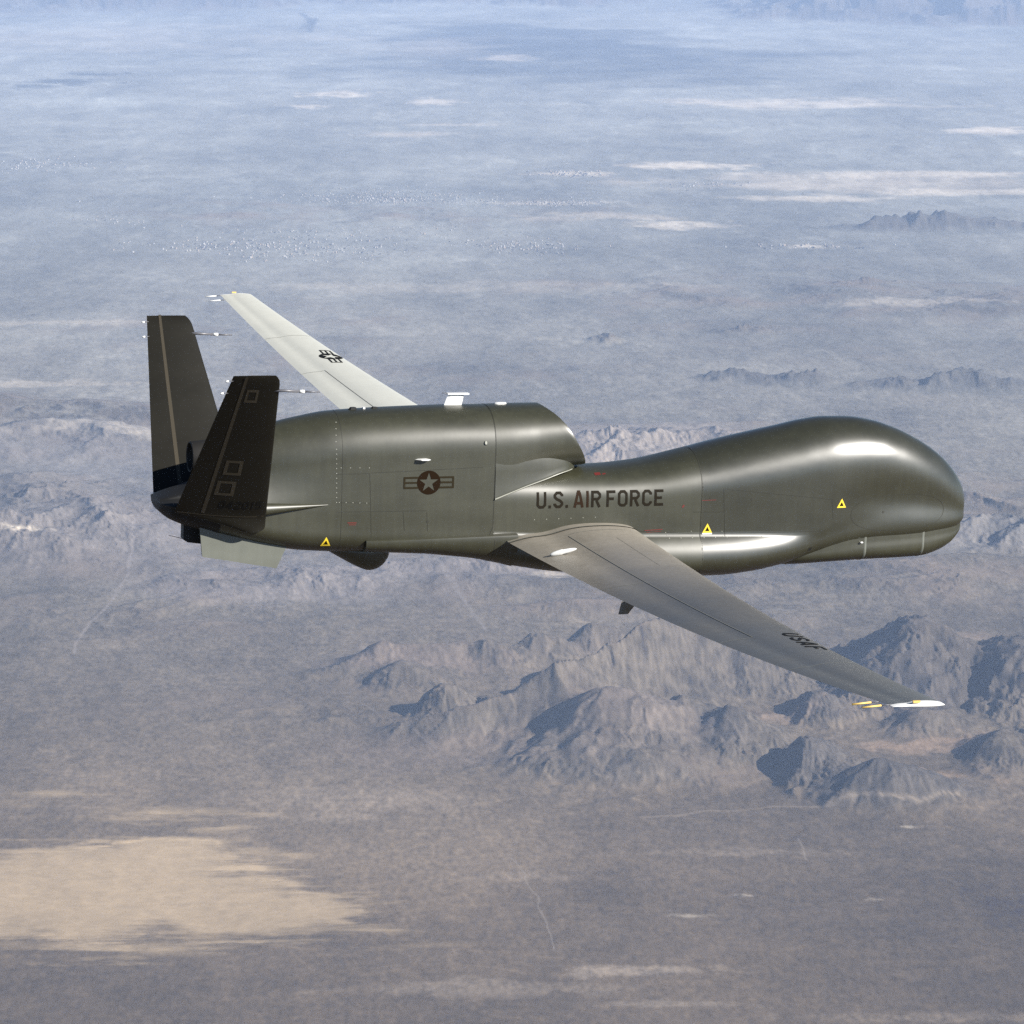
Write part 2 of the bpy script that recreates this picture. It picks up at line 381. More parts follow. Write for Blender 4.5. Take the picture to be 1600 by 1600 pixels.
# ground colours (tints of the soil, with haze painted into the far plain: brown gravel plain, dark rock, tan sand, pale clay of dry lakes)
def col(*c): return np.array(c, float)
n1 = fbm(X, Y, 2600, 6, .6, 400); n2 = fbm(X*.8, Y*.6, 700, 6, .62, 410); n3 = fbm(X, Y, 220, 5, .65, 420); n4 = fbm(X*.8, Y*.28, 4200, 5, .55, 430)
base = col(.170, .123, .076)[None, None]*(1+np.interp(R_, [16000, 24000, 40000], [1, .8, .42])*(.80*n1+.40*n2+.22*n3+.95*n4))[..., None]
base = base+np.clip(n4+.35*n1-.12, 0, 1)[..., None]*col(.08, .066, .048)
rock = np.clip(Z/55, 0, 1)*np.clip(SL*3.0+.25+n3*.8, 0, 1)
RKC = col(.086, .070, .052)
base *= np.interp(R_, [15000, 20000, 34000, 60000], [.60, .68, 1.22, 1.8])[..., None]  # soil brightens with distance, standing in for pale haze
base = base*(1+np.interp(R_, [16500, 26000, 45000], [0, .8, 1.2])[..., None]*np.array([-.15, .07, .40])[None, None])  # haze blue put into the colour of the far soil
# fine speckle of scrub and stones, and pale braided washes, at the grain the mesh can carry
dr_ = np.gradient(R_, axis=0)
n5 = np.zeros(X.shape, np.float32); n6 = np.zeros(X.shape, np.float32)
for o_, (lam, am) in enumerate(((22, 1.3), (40, 1.0), (80, .6), (150, .5), (290, .5), (560, .55), (1100, .55), (2200, .5))):
    wt = np.clip(lam*2.6/(1.3*dr_)-.3, 0, 1)
    nn_ = gnoise(X/lam+31*o_, Y/(lam*2.6)+17*o_, 450+o_)*am*wt
    if o_ < 2: n6 += nn_
    else: n5 += nn_*np.where(lam > 500, np.clip((R_-24000)/14000, 0, 1), 1)
def braid(lx, ly, seed, th):
    return np.clip((1-np.abs(gnoise((XW+wx*.8)/lx, YW/ly, seed))-th)/(1-th), 0, 1)
nearw = np.clip((30000-R_)/9000, 0, 1); farw = np.clip((R_-24000)/9000, 0, 1)
wash = nearw*(.55*braid(420, 700, 470, .92)+.45*braid(190, 340, 474, .92))+farw*(.55*braid(1500, 3600, 476, .93)+.35*braid(700, 1900, 478, .93))
wash = wash*np.clip(fbm(X, Y, 3000, 3, .5, 480)*2+.55, 0, 1)
base = base*np.clip(1+np.interp(R_, [15500, 19000, 24000, 40000], [.12, .18, .34, .26])*n5+np.interp(R_, [15500, 24000], [.17, .28])*n6, .35, 2)[..., None]
base = base*(1+.42*wash[..., None])
rk = RKC[None, None]*(1+.42*n3+.22*n2+.32*n5+.32*n6)[..., None]*(1+.35*wash[..., None])
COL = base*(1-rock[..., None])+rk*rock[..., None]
sand = np.clip(fbm(X, Y, 800, 4, .5, 440)*2.1+.18, 0, 1)*np.clip(Z/30, 0, 1)*np.clip(1-SL*1.6, 0, 1)
COL = COL*(1-.75*sand[..., None])+col(.200, .150, .108)*.75*sand[..., None]
def patch(px, py, sw, sh, c, k=1.0, rot=0, jag=.5, soft=.35, jw=None):
    W, d = ell(px, py, sw, sh, rot, jag, jw, 2.4)
    mx, my = mpp(py)
    st = fbm(X[W]*.8, Y[W]*.8, max(sh*my*1.1, 60), 5, .62, int(px*7+py) % 613)       # streaky, wind-drawn edges
    d = d+st*1.9*jag
    m = np.clip((1+soft/2-d)/soft, 0, 1)*np.clip(.95+1.2*st+.5*n2[W], .1, 1); m = (m*m*(3-2*m)*k)[..., None]
    COL[W] = COL[W]*(1-m)+col(*c)*(1+.16*n3[W]+.16*n2[W]+.25*st+.25*n5[W]+.2*n6[W])[..., None]*m

CLAY = (.365, .275, .168); PALE = (.46, .39, .30); WHITE = (.62, .53, .41); TAN = (.255, .20, .145); DK = (.062, .062, .058)
# bright rugged hills and the pale western mountains are of light rock
for a in ((985, 705, 250, 42, (.25, .21, .175), .65), (110, 850, 210, 50, (.19, .16, .14), .5), (430, 915, 230, 30, (.20, .165, .145), .5), (740, 893, 190, 16, (.22, .18, .155), .5),
          (1590, 842, 150, 26, (.26, .23, .20), .5), (100, 710, 260, 34, (.17, .155, .145), .5), (180, 790, 330, 80, (.16, .142, .128), .45), (500, 905, 330, 40, (.16, .142, .128), .45)):
    patch(a[0], a[1], a[2], a[3], a[4], a[5], jag=.3, soft=.6)
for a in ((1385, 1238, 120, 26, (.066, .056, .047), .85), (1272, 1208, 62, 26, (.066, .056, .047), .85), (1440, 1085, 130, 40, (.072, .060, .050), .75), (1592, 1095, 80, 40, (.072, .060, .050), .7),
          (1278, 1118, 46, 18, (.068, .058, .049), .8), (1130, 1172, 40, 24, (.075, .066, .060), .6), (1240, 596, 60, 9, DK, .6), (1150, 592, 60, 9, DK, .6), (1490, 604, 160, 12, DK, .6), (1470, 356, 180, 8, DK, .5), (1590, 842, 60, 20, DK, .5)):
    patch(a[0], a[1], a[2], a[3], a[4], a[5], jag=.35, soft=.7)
# far plain: pale washes, playas, dark scrub and fields
for a in ((890, 90, 300, 32, DK, .95), (780, 55, 180, 18, DK, .9), (100, 128, 55, 5, DK, .9), (150, 116, 40, 3, DK, .8), (60, 135, 40, 3, DK, .8), (485, 36, 9, 9, DK, .9),
          (660, 75, 110, 16, PALE, .35), (530, 147, 45, 5, WHITE, .9), (478, 166, 30, 3, WHITE, .7), (675, 159, 40, 4, WHITE, .8), (790, 90, 40, 5, PALE, .8), (1230, 162, 175, 7, WHITE, .75),
          (1550, 205, 65, 5, WHITE, .9), (1070, 259, 90, 5, WHITE, .95), (1350, 285, 280, 14, PALE, .75), (1420, 272, 200, 5, WHITE, .7), (1520, 300, 140, 5, WHITE, .7), (1280, 310, 120, 5, WHITE, .6),
          (1060, 352, 60, 6, WHITE, .7), (940, 340, 120, 5, PALE, .6), (640, 210, 55, 4, PALE, .7), (700, 195, 60, 2, WHITE, .5), (150, 60, 260, 20, PALE, .35), (890, 272, 60, 4, WHITE, .6),
          (1260, 385, 30, 2, WHITE, .8), (860, 318, 90, 3, WHITE, .55), (560, 300, 300, 18, DK, .28), (560, 380, 220, 14, DK, .20), (1100, 320, 60, 5, DK, .3), (820, 450, 400, 8, PALE, .25),
          (1440, 480, 120, 6, PALE, .5), (90, 505, 140, 4, PALE, .4), (60, 600, 120, 6, PALE, .5), (220, 690, 110, 12, PALE, .45), (880, 905, 70, 6, PALE, .6), (30, 860, 30, 3, WHITE, .7), (640, 1013, 60, 6, TAN, .6)):
    patch(*a[:6], jag=.75, soft=.9)
# foreground plain: tan streaks, sandy aprons between the hills
for a in ((1480, 1165, 130, 9, (.27, .185, .12), .7), (1520, 1005, 110, 12, (.23, .17, .125), .6), (1440, 1215, 70, 10, (.30, .20, .12), .7), (1200, 1125, 60, 10, (.24, .17, .12), .5), (1180, 1040, 120, 10, (.20, .155, .125), .5),
          (990, 1518, 110, 7, TAN, .8), (1050, 1570, 90, 5, TAN, .6), (760, 1545, 180, 12, TAN, .5), (820, 1370, 90, 7, TAN, .35), (1180, 1330, 160, 6, TAN, .35), (1450, 1590, 200, 8, TAN, .35),
          (560, 1250, 170, 16, TAN, .45), (520, 1275, 100, 7, TAN, .4), (1420, 1293, 14, 2, PALE, .6), (1080, 1431, 28, 2.5, PALE, .45), (1165, 1400, 18, 1.5, PALE, .5), (1365, 1405, 12, 1.5, PALE, .4), (700, 1180, 200, 25, (.17, .13, .10), .5), (980, 1170, 120, 30, (.140, .110, .088), .6), (1000, 1040, 140, 16, (.15, .118, .094), .5), (650, 1050, 130, 16, (.175, .132, .105), .5)):
    patch(*a[:6], jag=.75, soft=1.0)
# the dry lake with its streaked shores
le = lambda *a: ell(*a, full=True)[1]
lk = np.minimum(le(70, 1392, 400, 78, 0, .10), le(370, 1428, 170, 46, -4, .22))
lk = np.minimum(lk, np.minimum(le(250, 1345, 120, 38, 0, .3), le(470, 1420, 110, 34, 0, .4)*1.12))
sh_ = fbm(X*.6, Y*1.4, 420, 5, .6, 500)
lkd = lk+.26*sh_+.09*n3+.10*np.clip(fbm(X*.22, Y*1.5, 260, 4, .6, 530), -1, 1)
fr_ = fbm(X*.30, Y*2.2, 330, 5, .70, 540)+.6*fbm(X*.8, Y*1.2, 900, 3, .5, 545)
LM = np.clip((1.20-lkd)/.62+1.35*fr_*np.clip((lkd-.50)*2.4, 0, 1), 0, 1); LM = LM*LM*(3-2*LM)
streak = np.clip(fbm(X*.35, Y*1.6, 380, 5, .6, 520)*2.4+.12, 0, 1)
for px, py, sw, sh in ((240, 1278, 150, 18), (150, 1240, 150, 14), (330, 1292, 70, 10), (400, 1275, 60, 7), (590, 1405, 110, 26), (500, 1445, 190, 32), (330, 1480, 330, 16), (90, 1262, 130, 16), (420, 1330, 90, 16)):
    W, d = ell(px, py, sw, sh, 0, .5)
    LM[W] = np.maximum(LM[W], np.clip((1.15-d)/.7, 0, 1)*streak[W]*.8)
clay = col(*CLAY)[None, None]*(1+.16*n2+.10*n3+.22*n1+.10*n5)[..., None]*np.array([1, .985, .97])[None, None]
rim = np.clip(1-np.abs(lkd-.93)/.10, 0, 1)[..., None]
clay = clay*(1+.28*rim)
COL = COL*(1-LM[..., None])+clay*LM[..., None]
flat = np.clip((1.10-lkd)/.2, 0, 1); Z = Z*(1-flat)-6*flat
FEAT.append(('dry_lake', 'pale tan dry lake bed at the lower left corner', 'structure')); KL = len(FEAT)-1
OWN[(lkd < .98)] = KL
# dirt tracks and washes
def track(pts, wd, c, k):
    G = np.array([gpos(*p) for p in pts]); cc = (G.min(0)+G.max(0))/2; hw = (G.max(0)-G.min(0))/2+600
    W = window(cc[0], cc[1], hw[0], hw[1]); out = np.full(X[W].shape, 1e9)
    x = X[W]+fbm(X[W], Y[W], 300, 2, .5, 600)*25; y = Y[W]+fbm(X[W], Y[W], 300, 2, .5, 607)*60
    for i in range(len(G)-1):
        a, b = G[i], G[i+1]; ab = b-a; t = np.clip(((x-a[0])*ab[0]+(y-a[1])*ab[1])/(ab@ab), 0, 1)
        out = np.minimum(out, np.hypot(x-a[0]-ab[0]*t, (y-a[1]-ab[1]*t)*.5))
    m = (np.clip(1.5-out/wd, 0, 1)*k)[..., None]
    COL[W] = COL[W]*(1-m)+col(*c)*m
track([(800, 1340), (840, 1400), (866, 1482)], 4, (.26, .22, .18), .45); track([(1250, 1310), (1262, 1340)], 4, (.26, .22, .18), .45)
track([(210, 840), (200, 900), (165, 950), (130, 990), (115, 1020)], 10, (.27, .23, .20), .5); track([(600, 800), (720, 935), (760, 985)], 12, (.22, .19, .165), .5)
track([(470, 20), (488, 34), (484, 50)], 70, DK, .7); track([(1050, 990), (1180, 960), (1300, 950)], 6, (.2, .18, .16), .4)
track([(560, 1100), (700, 1190), (900, 1200)], 6, (.2, .17, .145), .3); track([(1500, 1250), (1440, 1262), (1200, 1262), (1000, 1275)], 7, (.26, .205, .15), .45)
track([(930, 1260), (1020, 1180), (1010, 1130)], 6, (.2, .16, .13), .4); track([(1210, 1200), (1195, 1215), (1150, 1240)], 7, (.23, .175, .13), .4)
COL = np.clip(COL, .03, .8)

# shader: soil tint from the mesh, finer mottling and relief on top
gmat = bpy.data.materials.new('desert_soil'); gmat.use_nodes = True
gn = gmat.node_tree; gb = gn.nodes['Principled BSDF']; gb.inputs['Roughness'].default_value = .95; gb.inputs['Specular IOR Level'].default_value = .1
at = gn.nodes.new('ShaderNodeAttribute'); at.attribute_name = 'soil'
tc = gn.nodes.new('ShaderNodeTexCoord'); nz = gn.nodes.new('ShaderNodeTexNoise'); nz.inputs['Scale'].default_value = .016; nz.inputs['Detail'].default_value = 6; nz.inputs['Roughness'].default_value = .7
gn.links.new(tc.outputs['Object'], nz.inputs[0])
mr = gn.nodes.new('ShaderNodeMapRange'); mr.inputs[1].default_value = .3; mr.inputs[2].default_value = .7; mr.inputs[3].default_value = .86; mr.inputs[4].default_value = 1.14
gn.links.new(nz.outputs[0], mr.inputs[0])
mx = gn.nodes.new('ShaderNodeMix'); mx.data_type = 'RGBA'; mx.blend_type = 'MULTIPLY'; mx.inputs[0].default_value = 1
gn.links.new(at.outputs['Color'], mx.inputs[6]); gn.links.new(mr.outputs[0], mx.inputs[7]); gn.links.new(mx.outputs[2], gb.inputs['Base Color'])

# cut the field into its pieces
nr, nc = X.shape
WXY = X[..., None]*RGT+Y[..., None]*FWD
VV = np.concatenate([WXY+CAM[:2], (Z+GZ)[..., None]], -1).reshape(-1, 3).astype(np.float32)
nx_w = -(gx[..., None]*RGT+gy[..., None]*FWD)
gx, gy = grad(Z); nx_w = -(gx[..., None]*RGT+gy[..., None]*FWD)
NN = np.concatenate([nx_w, np.ones_like(Z)[..., None]], -1); NN /= np.linalg.norm(NN, axis=-1, keepdims=True); NN = NN.reshape(-1, 3)
idx = np.arange(nr*nc).reshape(nr, nc)
QF = np.stack([idx[:-1, :-1], idx[1:, :-1], idx[1:, 1:], idx[:-1, 1:]], -1).reshape(-1, 4)   # dep sorted near to far
# orientation upwards
p0, p1, p3 = VV[QF[0, 0]], VV[QF[0, 1]], VV[QF[0, 3]]
if np.cross(p1-p0, p3-p0)[2] < 0: QF = QF[:, ::-1]
FO = OWN[:-1, :-1].reshape(-1)
CF = np.concatenate([COL.reshape(-1, 3), np.ones((nr*nc, 1))], 1).astype(np.float32)
# small scraps of a piece go back to the plain
for k, (nm, lab, kd) in enumerate(FEAT):
    q = QF[FO == k]
    if len(q) < 60 and k:
        FO[FO == k] = 0
for k, (nm, lab, kd) in enumerate(FEAT):
    q = QF[FO == k]
    if not len(q): continue
    u, inv = np.unique(q, return_inverse=True); inv = inv.reshape(-1)
    me = bpy.data.meshes.new(nm); me.vertices.add(len(u)); me.vertices.foreach_set('co', VV[u].ravel())
    me.loops.add(len(q)*4); me.polygons.add(len(q))
    me.loops.foreach_set('vertex_index', inv.astype(np.int32)); me.polygons.foreach_set('loop_start', np.arange(len(q), dtype=np.int32)*4)
    me.polygons.foreach_set('use_smooth', np.ones(len(q), bool))
    me.update(calc_edges=True); me.validate()
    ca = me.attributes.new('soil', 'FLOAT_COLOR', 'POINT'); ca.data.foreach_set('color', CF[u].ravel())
    me.normals_split_custom_set_from_vertices(NN[u])
    me.materials.append(gmat)
    o = bpy.data.objects.new(nm, me); C.objects.link(o); o['kind'] = kd; o['label'] = lab

# the far town: thousands of specks of roofs and yards, too many and too small to tell apart
rng = np.random.default_rng(5)
V = []; F = []; mi = []
tm = [mat('pale_roof', (.50, .47, .43), .8), mat('dark_roof', (.10, .095, .10), .8), mat('tan_roof', (.42, .34, .27), .8)]
def town(px, py, sw, sh, n, big):
    gx0, gy0 = gpos(px, py); m0, m1 = mpp(py)
    for _ in range(n):
        x = gx0+rng.normal()*sw*m0*.5; y = gy0+rng.normal()*sh*m1*.5
        s = rng.uniform(1.5, 5)*big*(2.2 if rng.random() < .06 else 1); t = rng.uniform(8, 30)*big; h = rng.uniform(3, 7)
        k = len(V)
        for zz in (-25, h):
            for a_, b_ in ((-1, -1), (1, -1), (1, 1), (-1, 1)):
                p = CAM[:2]+(x+a_*s)*RGT+(y+b_*t)*FWD; V.append((p[0], p[1], GZ+zz+6))
        F.extend([(k+4, k+5, k+6, k+7), (k, k+1, k+5, k+4), (k+1, k+2, k+6, k+5), (k+2, k+3, k+7, k+6), (k+3, k, k+4, k+7)])
        mi.extend([int(rng.choice(3, p=(.38, .34, .28)))]*5)
for a in ((600, 320, 170, 22, 900, 1.0), (520, 345, 260, 30, 500, 1.0), (330, 385, 130, 10, 90, 1.2), (480, 390, 160, 16, 200, 1), (900, 272, 60, 5, 90, 1.5), (880, 318, 90, 6, 200, 1.3), (820, 385, 90, 10, 160, 1.1),
          (690, 345, 110, 10, 260, 1.1), (1260, 385, 120, 4, 50, 1.3), (60, 258, 120, 12, 100, 1), (240, 340, 130, 14, 120, 1), (1090, 290, 60, 5, 40, 1.2)):
    town(*a)
tw = make_obj('distant_town', V, F, tm[0], None, False)
for m_ in tm[1:]: tw.data.materials.append(m_)
tw.data.polygons.foreach_set('material_index', np.array(mi, np.int32))
tw['kind'] = 'stuff'; tw['label'] = 'specks of a spread-out town on the far plain above the far wing'

# ------------------------------------------------------------------ the air between
hz = bpy.data.materials.new('hazy_air'); hz.use_nodes = True
hn = hz.node_tree; hn.nodes.clear()
pv = hn.nodes.new('ShaderNodeVolumePrincipled'); mo = hn.nodes.new('ShaderNodeOutputMaterial')
pv.inputs['Color'].default_value = HAZE_COL; pv.inputs['Density'].default_value = HAZE_DEN; pv.inputs['Anisotropy'].default_value = 0.0
hn.links.new(pv.outputs[0], mo.inputs['Volume'])
RB = RAD.max()*1.02
V, F = box((CAM[0], CAM[1], GZ/2+2), (2*RB, 2*RB, 1))
zb, zt = GZ+float(Z.min())-60, CAM[2]+12
V = [Vector((v.x, v.y, zb if v.z < GZ/2+2 else zt)) for v in V]
ho = make_obj('haze', V, F, hz, None, False); ho['kind'] = 'stuff'; ho['label'] = 'pale blue haze in the air over the desert'

# ------------------------------------------------------------------ the aircraft (frame: x forward, y to its left, z up)
air = bpy.data.objects.new('unmanned_aircraft', None); C.objects.link(air)
Tm = Matrix([list(r) for r in ROT]).to_4x4(); Tm.translation = Vector(TGT - ROT @ TGT)
air.matrix_world = Tm
air['label'] = 'grey-green unmanned jet aircraft with bulbous nose, long wings and V-tail in flight'
air['category'] = 'aircraft'

def qarc(y0, z0, y1, z1, n, m, start_top=True):
    """superellipse quarter from (y0,z0) on the centre line to the widest point (y1,z1)"""
    t = np.linspace(0, math.pi/2, m)
    y = y1*np.sin(t)**(2/n); z = z1+(z0-z1)*np.cos(t)**(2/n)
    return np.stack([y, z], 1)

def half_section(p):
    """p: ztop,wU,zU,wM,zM,wL,zL,zbot,ntop,nbot,crease -> points from top centre to bottom centre"""
    zt, wU, zU, wM, zM, wL, zL, zb, nt_, nb_, cr = p
    top = qarc(0, zt, wU, zU, nt_, 22)
    t = np.linspace(0, 1, 12)[1:]
    s = t*t*(3-2*t)
    mid1 = np.stack([wU+(wM-wU)*s, zU+(zM-zU)*t], 1)
    e = (1-(1-t)**2)*cr + s*(1-cr)
    mid2 = np.stack([wM+(wL-wM)*e, zM+(zL-zM)*t], 1)
    bot = qarc(0, zb, wL, zL, nb_, 20)[::-1][1:]
    return np.concatenate([top, mid1, mid2, bot])

def ring_from_half(x, h):
    R = [np.array([x, -y, z]) for y, z in h]                      # starboard side, top -> bottom
    L = [np.array([x, y, z]) for y, z in h[1:-1][::-1]]           # port side, bottom -> top
    return R+L

def body_loft(name, table, xs, material, sq=None, cap0=True, cap1=True):
    T = np.array(table, float); xk = T[:, 0]
    f = (lambda v: np.sqrt(np.maximum(sq - v, 0))) if sq is not None else (lambda v: -v)
    cols = [pchip(f(xk), T[:, i], f(xs)) for i in range(1, T.shape[1])]
    rings = [ring_from_half(x, half_section([c[i] for c in cols])) for i, x in enumerate(xs)]
    V, F = loft(rings, cap0, cap1)
    return sharpen(make_obj(name, V, F, material, air), 50)

#   x     ztop   wU    zU    wM    zM    wL    zL    zbot  nt   nb  crease
fwd = [
 (-0.02, -0.06, .02, -.13, .02, -.16, .02, -.20, -.22, 2.0, 2.0, 0),
 (-0.06,  0.17, .19, -.10, .18, -.20, .19, -.30, -.40, 2.0, 2.0, 0),
 (-0.20, 0.42, 0.3, -.02, 0.29, -.16, 0.31, -.34, -.52, 2.0, 2.0, 0),
 (-0.60, 0.805, 0.44, 0.26, 0.41, -.08, 0.44, -.36, -.63, 2.0, 2.2, 0),
 (-1.00, 1.045, 0.535, 0.44, 0.49, .00, 0.53, -.36, -.68, 2.05, 2.4, 0),
 (-1.40, 1.225, 0.61, 0.56, 0.555, .03, 0.59, -.36, -.70, 2.1, 2.6, 0),
 (-1.80, 1.345, 0.672, 0.62, 0.615, .03, 0.635, -.37, -.72, 2.15, 2.6, 0),
 (-2.20, 1.40, 0.715, 0.61, 0.675, -.05, 0.67, -.40, -.76, 2.15, 2.6, 0),
 (-2.60, 1.405, 0.742, 0.58, 0.715, -.25, 0.705, -.47, -.84, 2.15, 2.5, .3),
 (-3.00, 1.36, 0.755, 0.53, 0.74, -.44, 0.735, -.58, -.93, 2.1, 2.4, .7),
 (-3.40, 1.275, 0.762, 0.47, 0.75, -.45, 0.8, -.68, -1.03, 2.1, 2.3, 1),
 (-4.00, 1.155, 0.765, 0.38, 0.755, -.43, 0.875, -.76, -1.15, 2.1, 2.2, 1),
 (-4.60, 1.025, 0.762, 0.31, 0.752, -.42, 0.91, -.80, -1.20, 2.1, 2.2, 1),
 (-5.20, 0.875, 0.755, 0.25, 0.745, -.41, 0.92, -.80, -1.20, 2.2, 2.2, 1),
 (-6.00, 0.71, 0.73, 0.19, 0.725, -.40, 0.91, -.78, -1.17, 2.3, 2.2, 1),
 (-6.70, 0.655, 0.71, 0.17, 0.708, -.40, 0.89, -.74, -1.12, 2.4, 2.2, 1),
 (-7.40, 0.655, .685, .14, .68, -.38, 0.86, -.70, -1.06, 2.5, 2.2, 1),
 (-8.10, 0.66, .695, .16, .69, -.34, 0.82, -.62, -.95, 2.6, 2.2, 1),
 (-8.56,  0.66, .70, .18, .70, -.31, .77, -.55, -.86, 2.6, 2.2, 1),
]
xs = -0.02-(np.linspace(0, 1, 80)**1.8)*5.0
nose = body_loft('nose_section', fwd, xs, MT['nose'], sq=-0.0199)
fus = body_loft('forward_fuselage', fwd, np.linspace(-5.0, -8.56, 50), MT['body'], sq=-0.0199)

aft = [
 (-8.55, 1.68, .70, 1.02, .705, .10, .70, -.35, -.86, 2.2, 2.2, 0),
 (-9.20, 1.68, .70, 1.02, .705, .10, .70, -.32, -.77, 2.2, 2.2, 0),
 (-9.90, 1.665, .70, 1.00, .705, .10, .70, -.30, -.70, 2.2, 2.3, 0),
 (-10.60, 1.64, .69, .97, .70, .10, .69, -.28, -.665, 2.2, 2.4, 0),
 (-11.20, 1.605, .665, .92, .69, .10, .68, -.26, -.645, 2.15, 2.4, 0),
 (-11.70, 1.52, .62, .85, .68, .12, .675, -.22, -.61, 2.1, 2.4, 0),
 (-12.20, 1.41, .54, .82, .68, .14, .675, -.16, -.53, 2.05, 2.3, 0),
 (-12.70, 1.28, .43, .86, .70, .14, .685, -.05, -.42, 2.0, 2.2, 0),
 (-13.05, 1.16, .34, .86, .71, .14, .68, .00, -.33, 2.0, 2.1, 0),
 (-13.18, .62, .40, .40, .70, .16, .67, .03, -.29, 2.4, 2.1, 0),
 (-13.50, .44, .38, .34, .68, .18, .65, .09, -.19, 2.6, 2.0, 0),
 (-13.80, .34, .34, .29, .63, .22, .58, .14, -.06, 2.6, 2.0, 0),
 (-13.97, .28, .26, .26, .40, .22, .36, .18, .08, 2.6, 2.0, 0),
]
xs = np.linspace(-8.55, -13.06, 64)
aftb = body_loft('engine_bay', aft, xs, MT['body'])
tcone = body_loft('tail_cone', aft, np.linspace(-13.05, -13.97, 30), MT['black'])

# chin fairing under the nose
ch = [
 (-0.07, -.36, 0.09, -.42, 0.09, -.44, 0.096, -.46, -.50, 2, 2, 0),
 (-0.14, -.34, 0.2, -.44, 0.2, -.50, 0.206, -.54, -.64, 2, 2, 0),
 (-0.30, -.34, 0.3, -.46, 0.3, -.54, 0.306, -.62, -.80, 2, 2.1, 0),
 (-0.55, -.34, 0.385, -.48, 0.385, -.56, 0.391, -.66, -.92, 2, 2.3, 0),
 (-0.85, -.34, 0.455, -.50, 0.455, -.58, 0.461, -.70, -.985, 2, 2.5, 0),
 (-1.40, -.34, 0.55, -.50, 0.55, -.60, 0.556, -.72, -.995, 2, 2.6, 0),
 (-2.00, -.34, 0.615, -.50, 0.615, -.62, 0.621, -.74, -1.00, 2, 2.6, 0),
 (-2.60, -.34, .655, -.52, .655, -.66, .655, -.78, -1.02, 2, 2.5, 0),
 (-3.10, -.34, .64, -.56, .64, -.70, .64, -.82, -1.05, 2, 2.3, 0),
 (-3.50, -.34, .55, -.60, .55, -.76, .55, -.86, -1.06, 2, 2.2, 0),
]
xs = -0.07-(np.linspace(0, 1, 50)**1.7)*3.43
chin = body_loft('chin_fairing', ch, xs, MT['body'], sq=-0.0699)
for xb in (-0.905, -2.02):
    k = np.argmin(abs(xs-xb))
    prm = [np.interp(-xb, -np.array([r[0] for r in ch]), [r[i] for r in ch]) for i in range(1, 12)]
    rings = []
    for dx, g in ((-.022, .002), (-.012, .007), (.012, .007), (.022, .002)):
        h = half_section(prm)
        c = np.array([0, (h[0, 1]+h[-1, 1])/2]); d = h-c
        h = c+d*(1+g/np.maximum(np.linalg.norm(d, axis=1), .1))[:, None]
        rings.append(ring_from_half(xb+dx, h))
    V, F = loft(rings, False, False)
    make_obj('joint_band', V, F, MT['plate'], chin)

# intake cowl with raked lip, duct behind it
def cowl_section(zt, wU, zU, zb, n1, n2, m=26):
    top = qarc(0, zt, wU, zU, n1, m); bot = qarc(0, zb, wU, zU, n2, m)[::-1][1:]
    return np.concatenate([top, bot])
cw = np.array([   # u-station x (at lip base), ztop, wU, zU, zbot, n1, n2, rake
 (-8.56, 1.683, .702, 1.03, .40, 2.2, 7.0, 0.0),
 (-8.30, 1.688, .700, 1.05, .48, 2.2, 5.0, 0.0),
 (-8.00, 1.69, .69, 1.08, .58, 2.2, 3.4, .06),
 (-7.70, 1.69, .675, 1.12, .64, 2.2, 2.8, .20),
 (-7.40, 1.69, .668, 1.15, .67, 2.2, 2.5, .42),
 (-7.15, 1.69, .664, 1.17, .68, 2.2, 2.4, .60),
 (-6.95, 1.69, .662, 1.18, .69, 2.2, 2.4, .715),
 (-6.90, 1.684, .656, 1.18, .70, 2.2, 2.4, .735)])
us = np.concatenate([np.linspace(-8.56, -6.98, 34), [-6.95, -6.925, -6.90]])
prm = [pchip(cw[:, 0], cw[:, i], us) for i in range(1, 8)]
rings = []
def rake_ring(x, h, rk):
    r = ring_from_half(x, h); zb, zt = h[-1, 1], h[0, 1]
    out = []
    for p in r:
        k = min(1.0, max(0.0, (p[2]-zb)/(zt-zb)))
        out.append(np.array([p[0]-rk*(.80*k+.20*k**7), p[1], p[2]]))
    return out
for i, u in enumerate(us):
    zt, wU, zU, zb, n1, n2, rk = [q[i] for q in prm]
    rings.append(rake_ring(u, cowl_section(zt, wU, zU, zb, n1, n2), rk))
for g, dx in ((.02, -.005), (.05, -.04), (.06, -.10)):
    h = cowl_section(1.684-g, .656-g, 1.18, .70+g, 2.2, 2.4)
    rings.append(rake_ring(-6.90+dx, h, .735))
V, F = loft(rings, False, False)
cowl = sharpen(make_obj('intake_cowl', V, F, MT['body'], air), 60)
rings = [rake_ring(-7.02, cowl_section(1.622, .594, 1.18, .762, 2.2, 2.4), .735)]
for x, k in ((-7.5, .55), (-8.0, .3), (-8.5, .1)):
    rings.append(rake_ring(x, cowl_section(1.56, .50, 1.16, .80, 2.1, 2.2), .735*k))
V, F = loft(rings, False, True)
make_obj('intake_duct', V, F, MT['soot'], cowl)

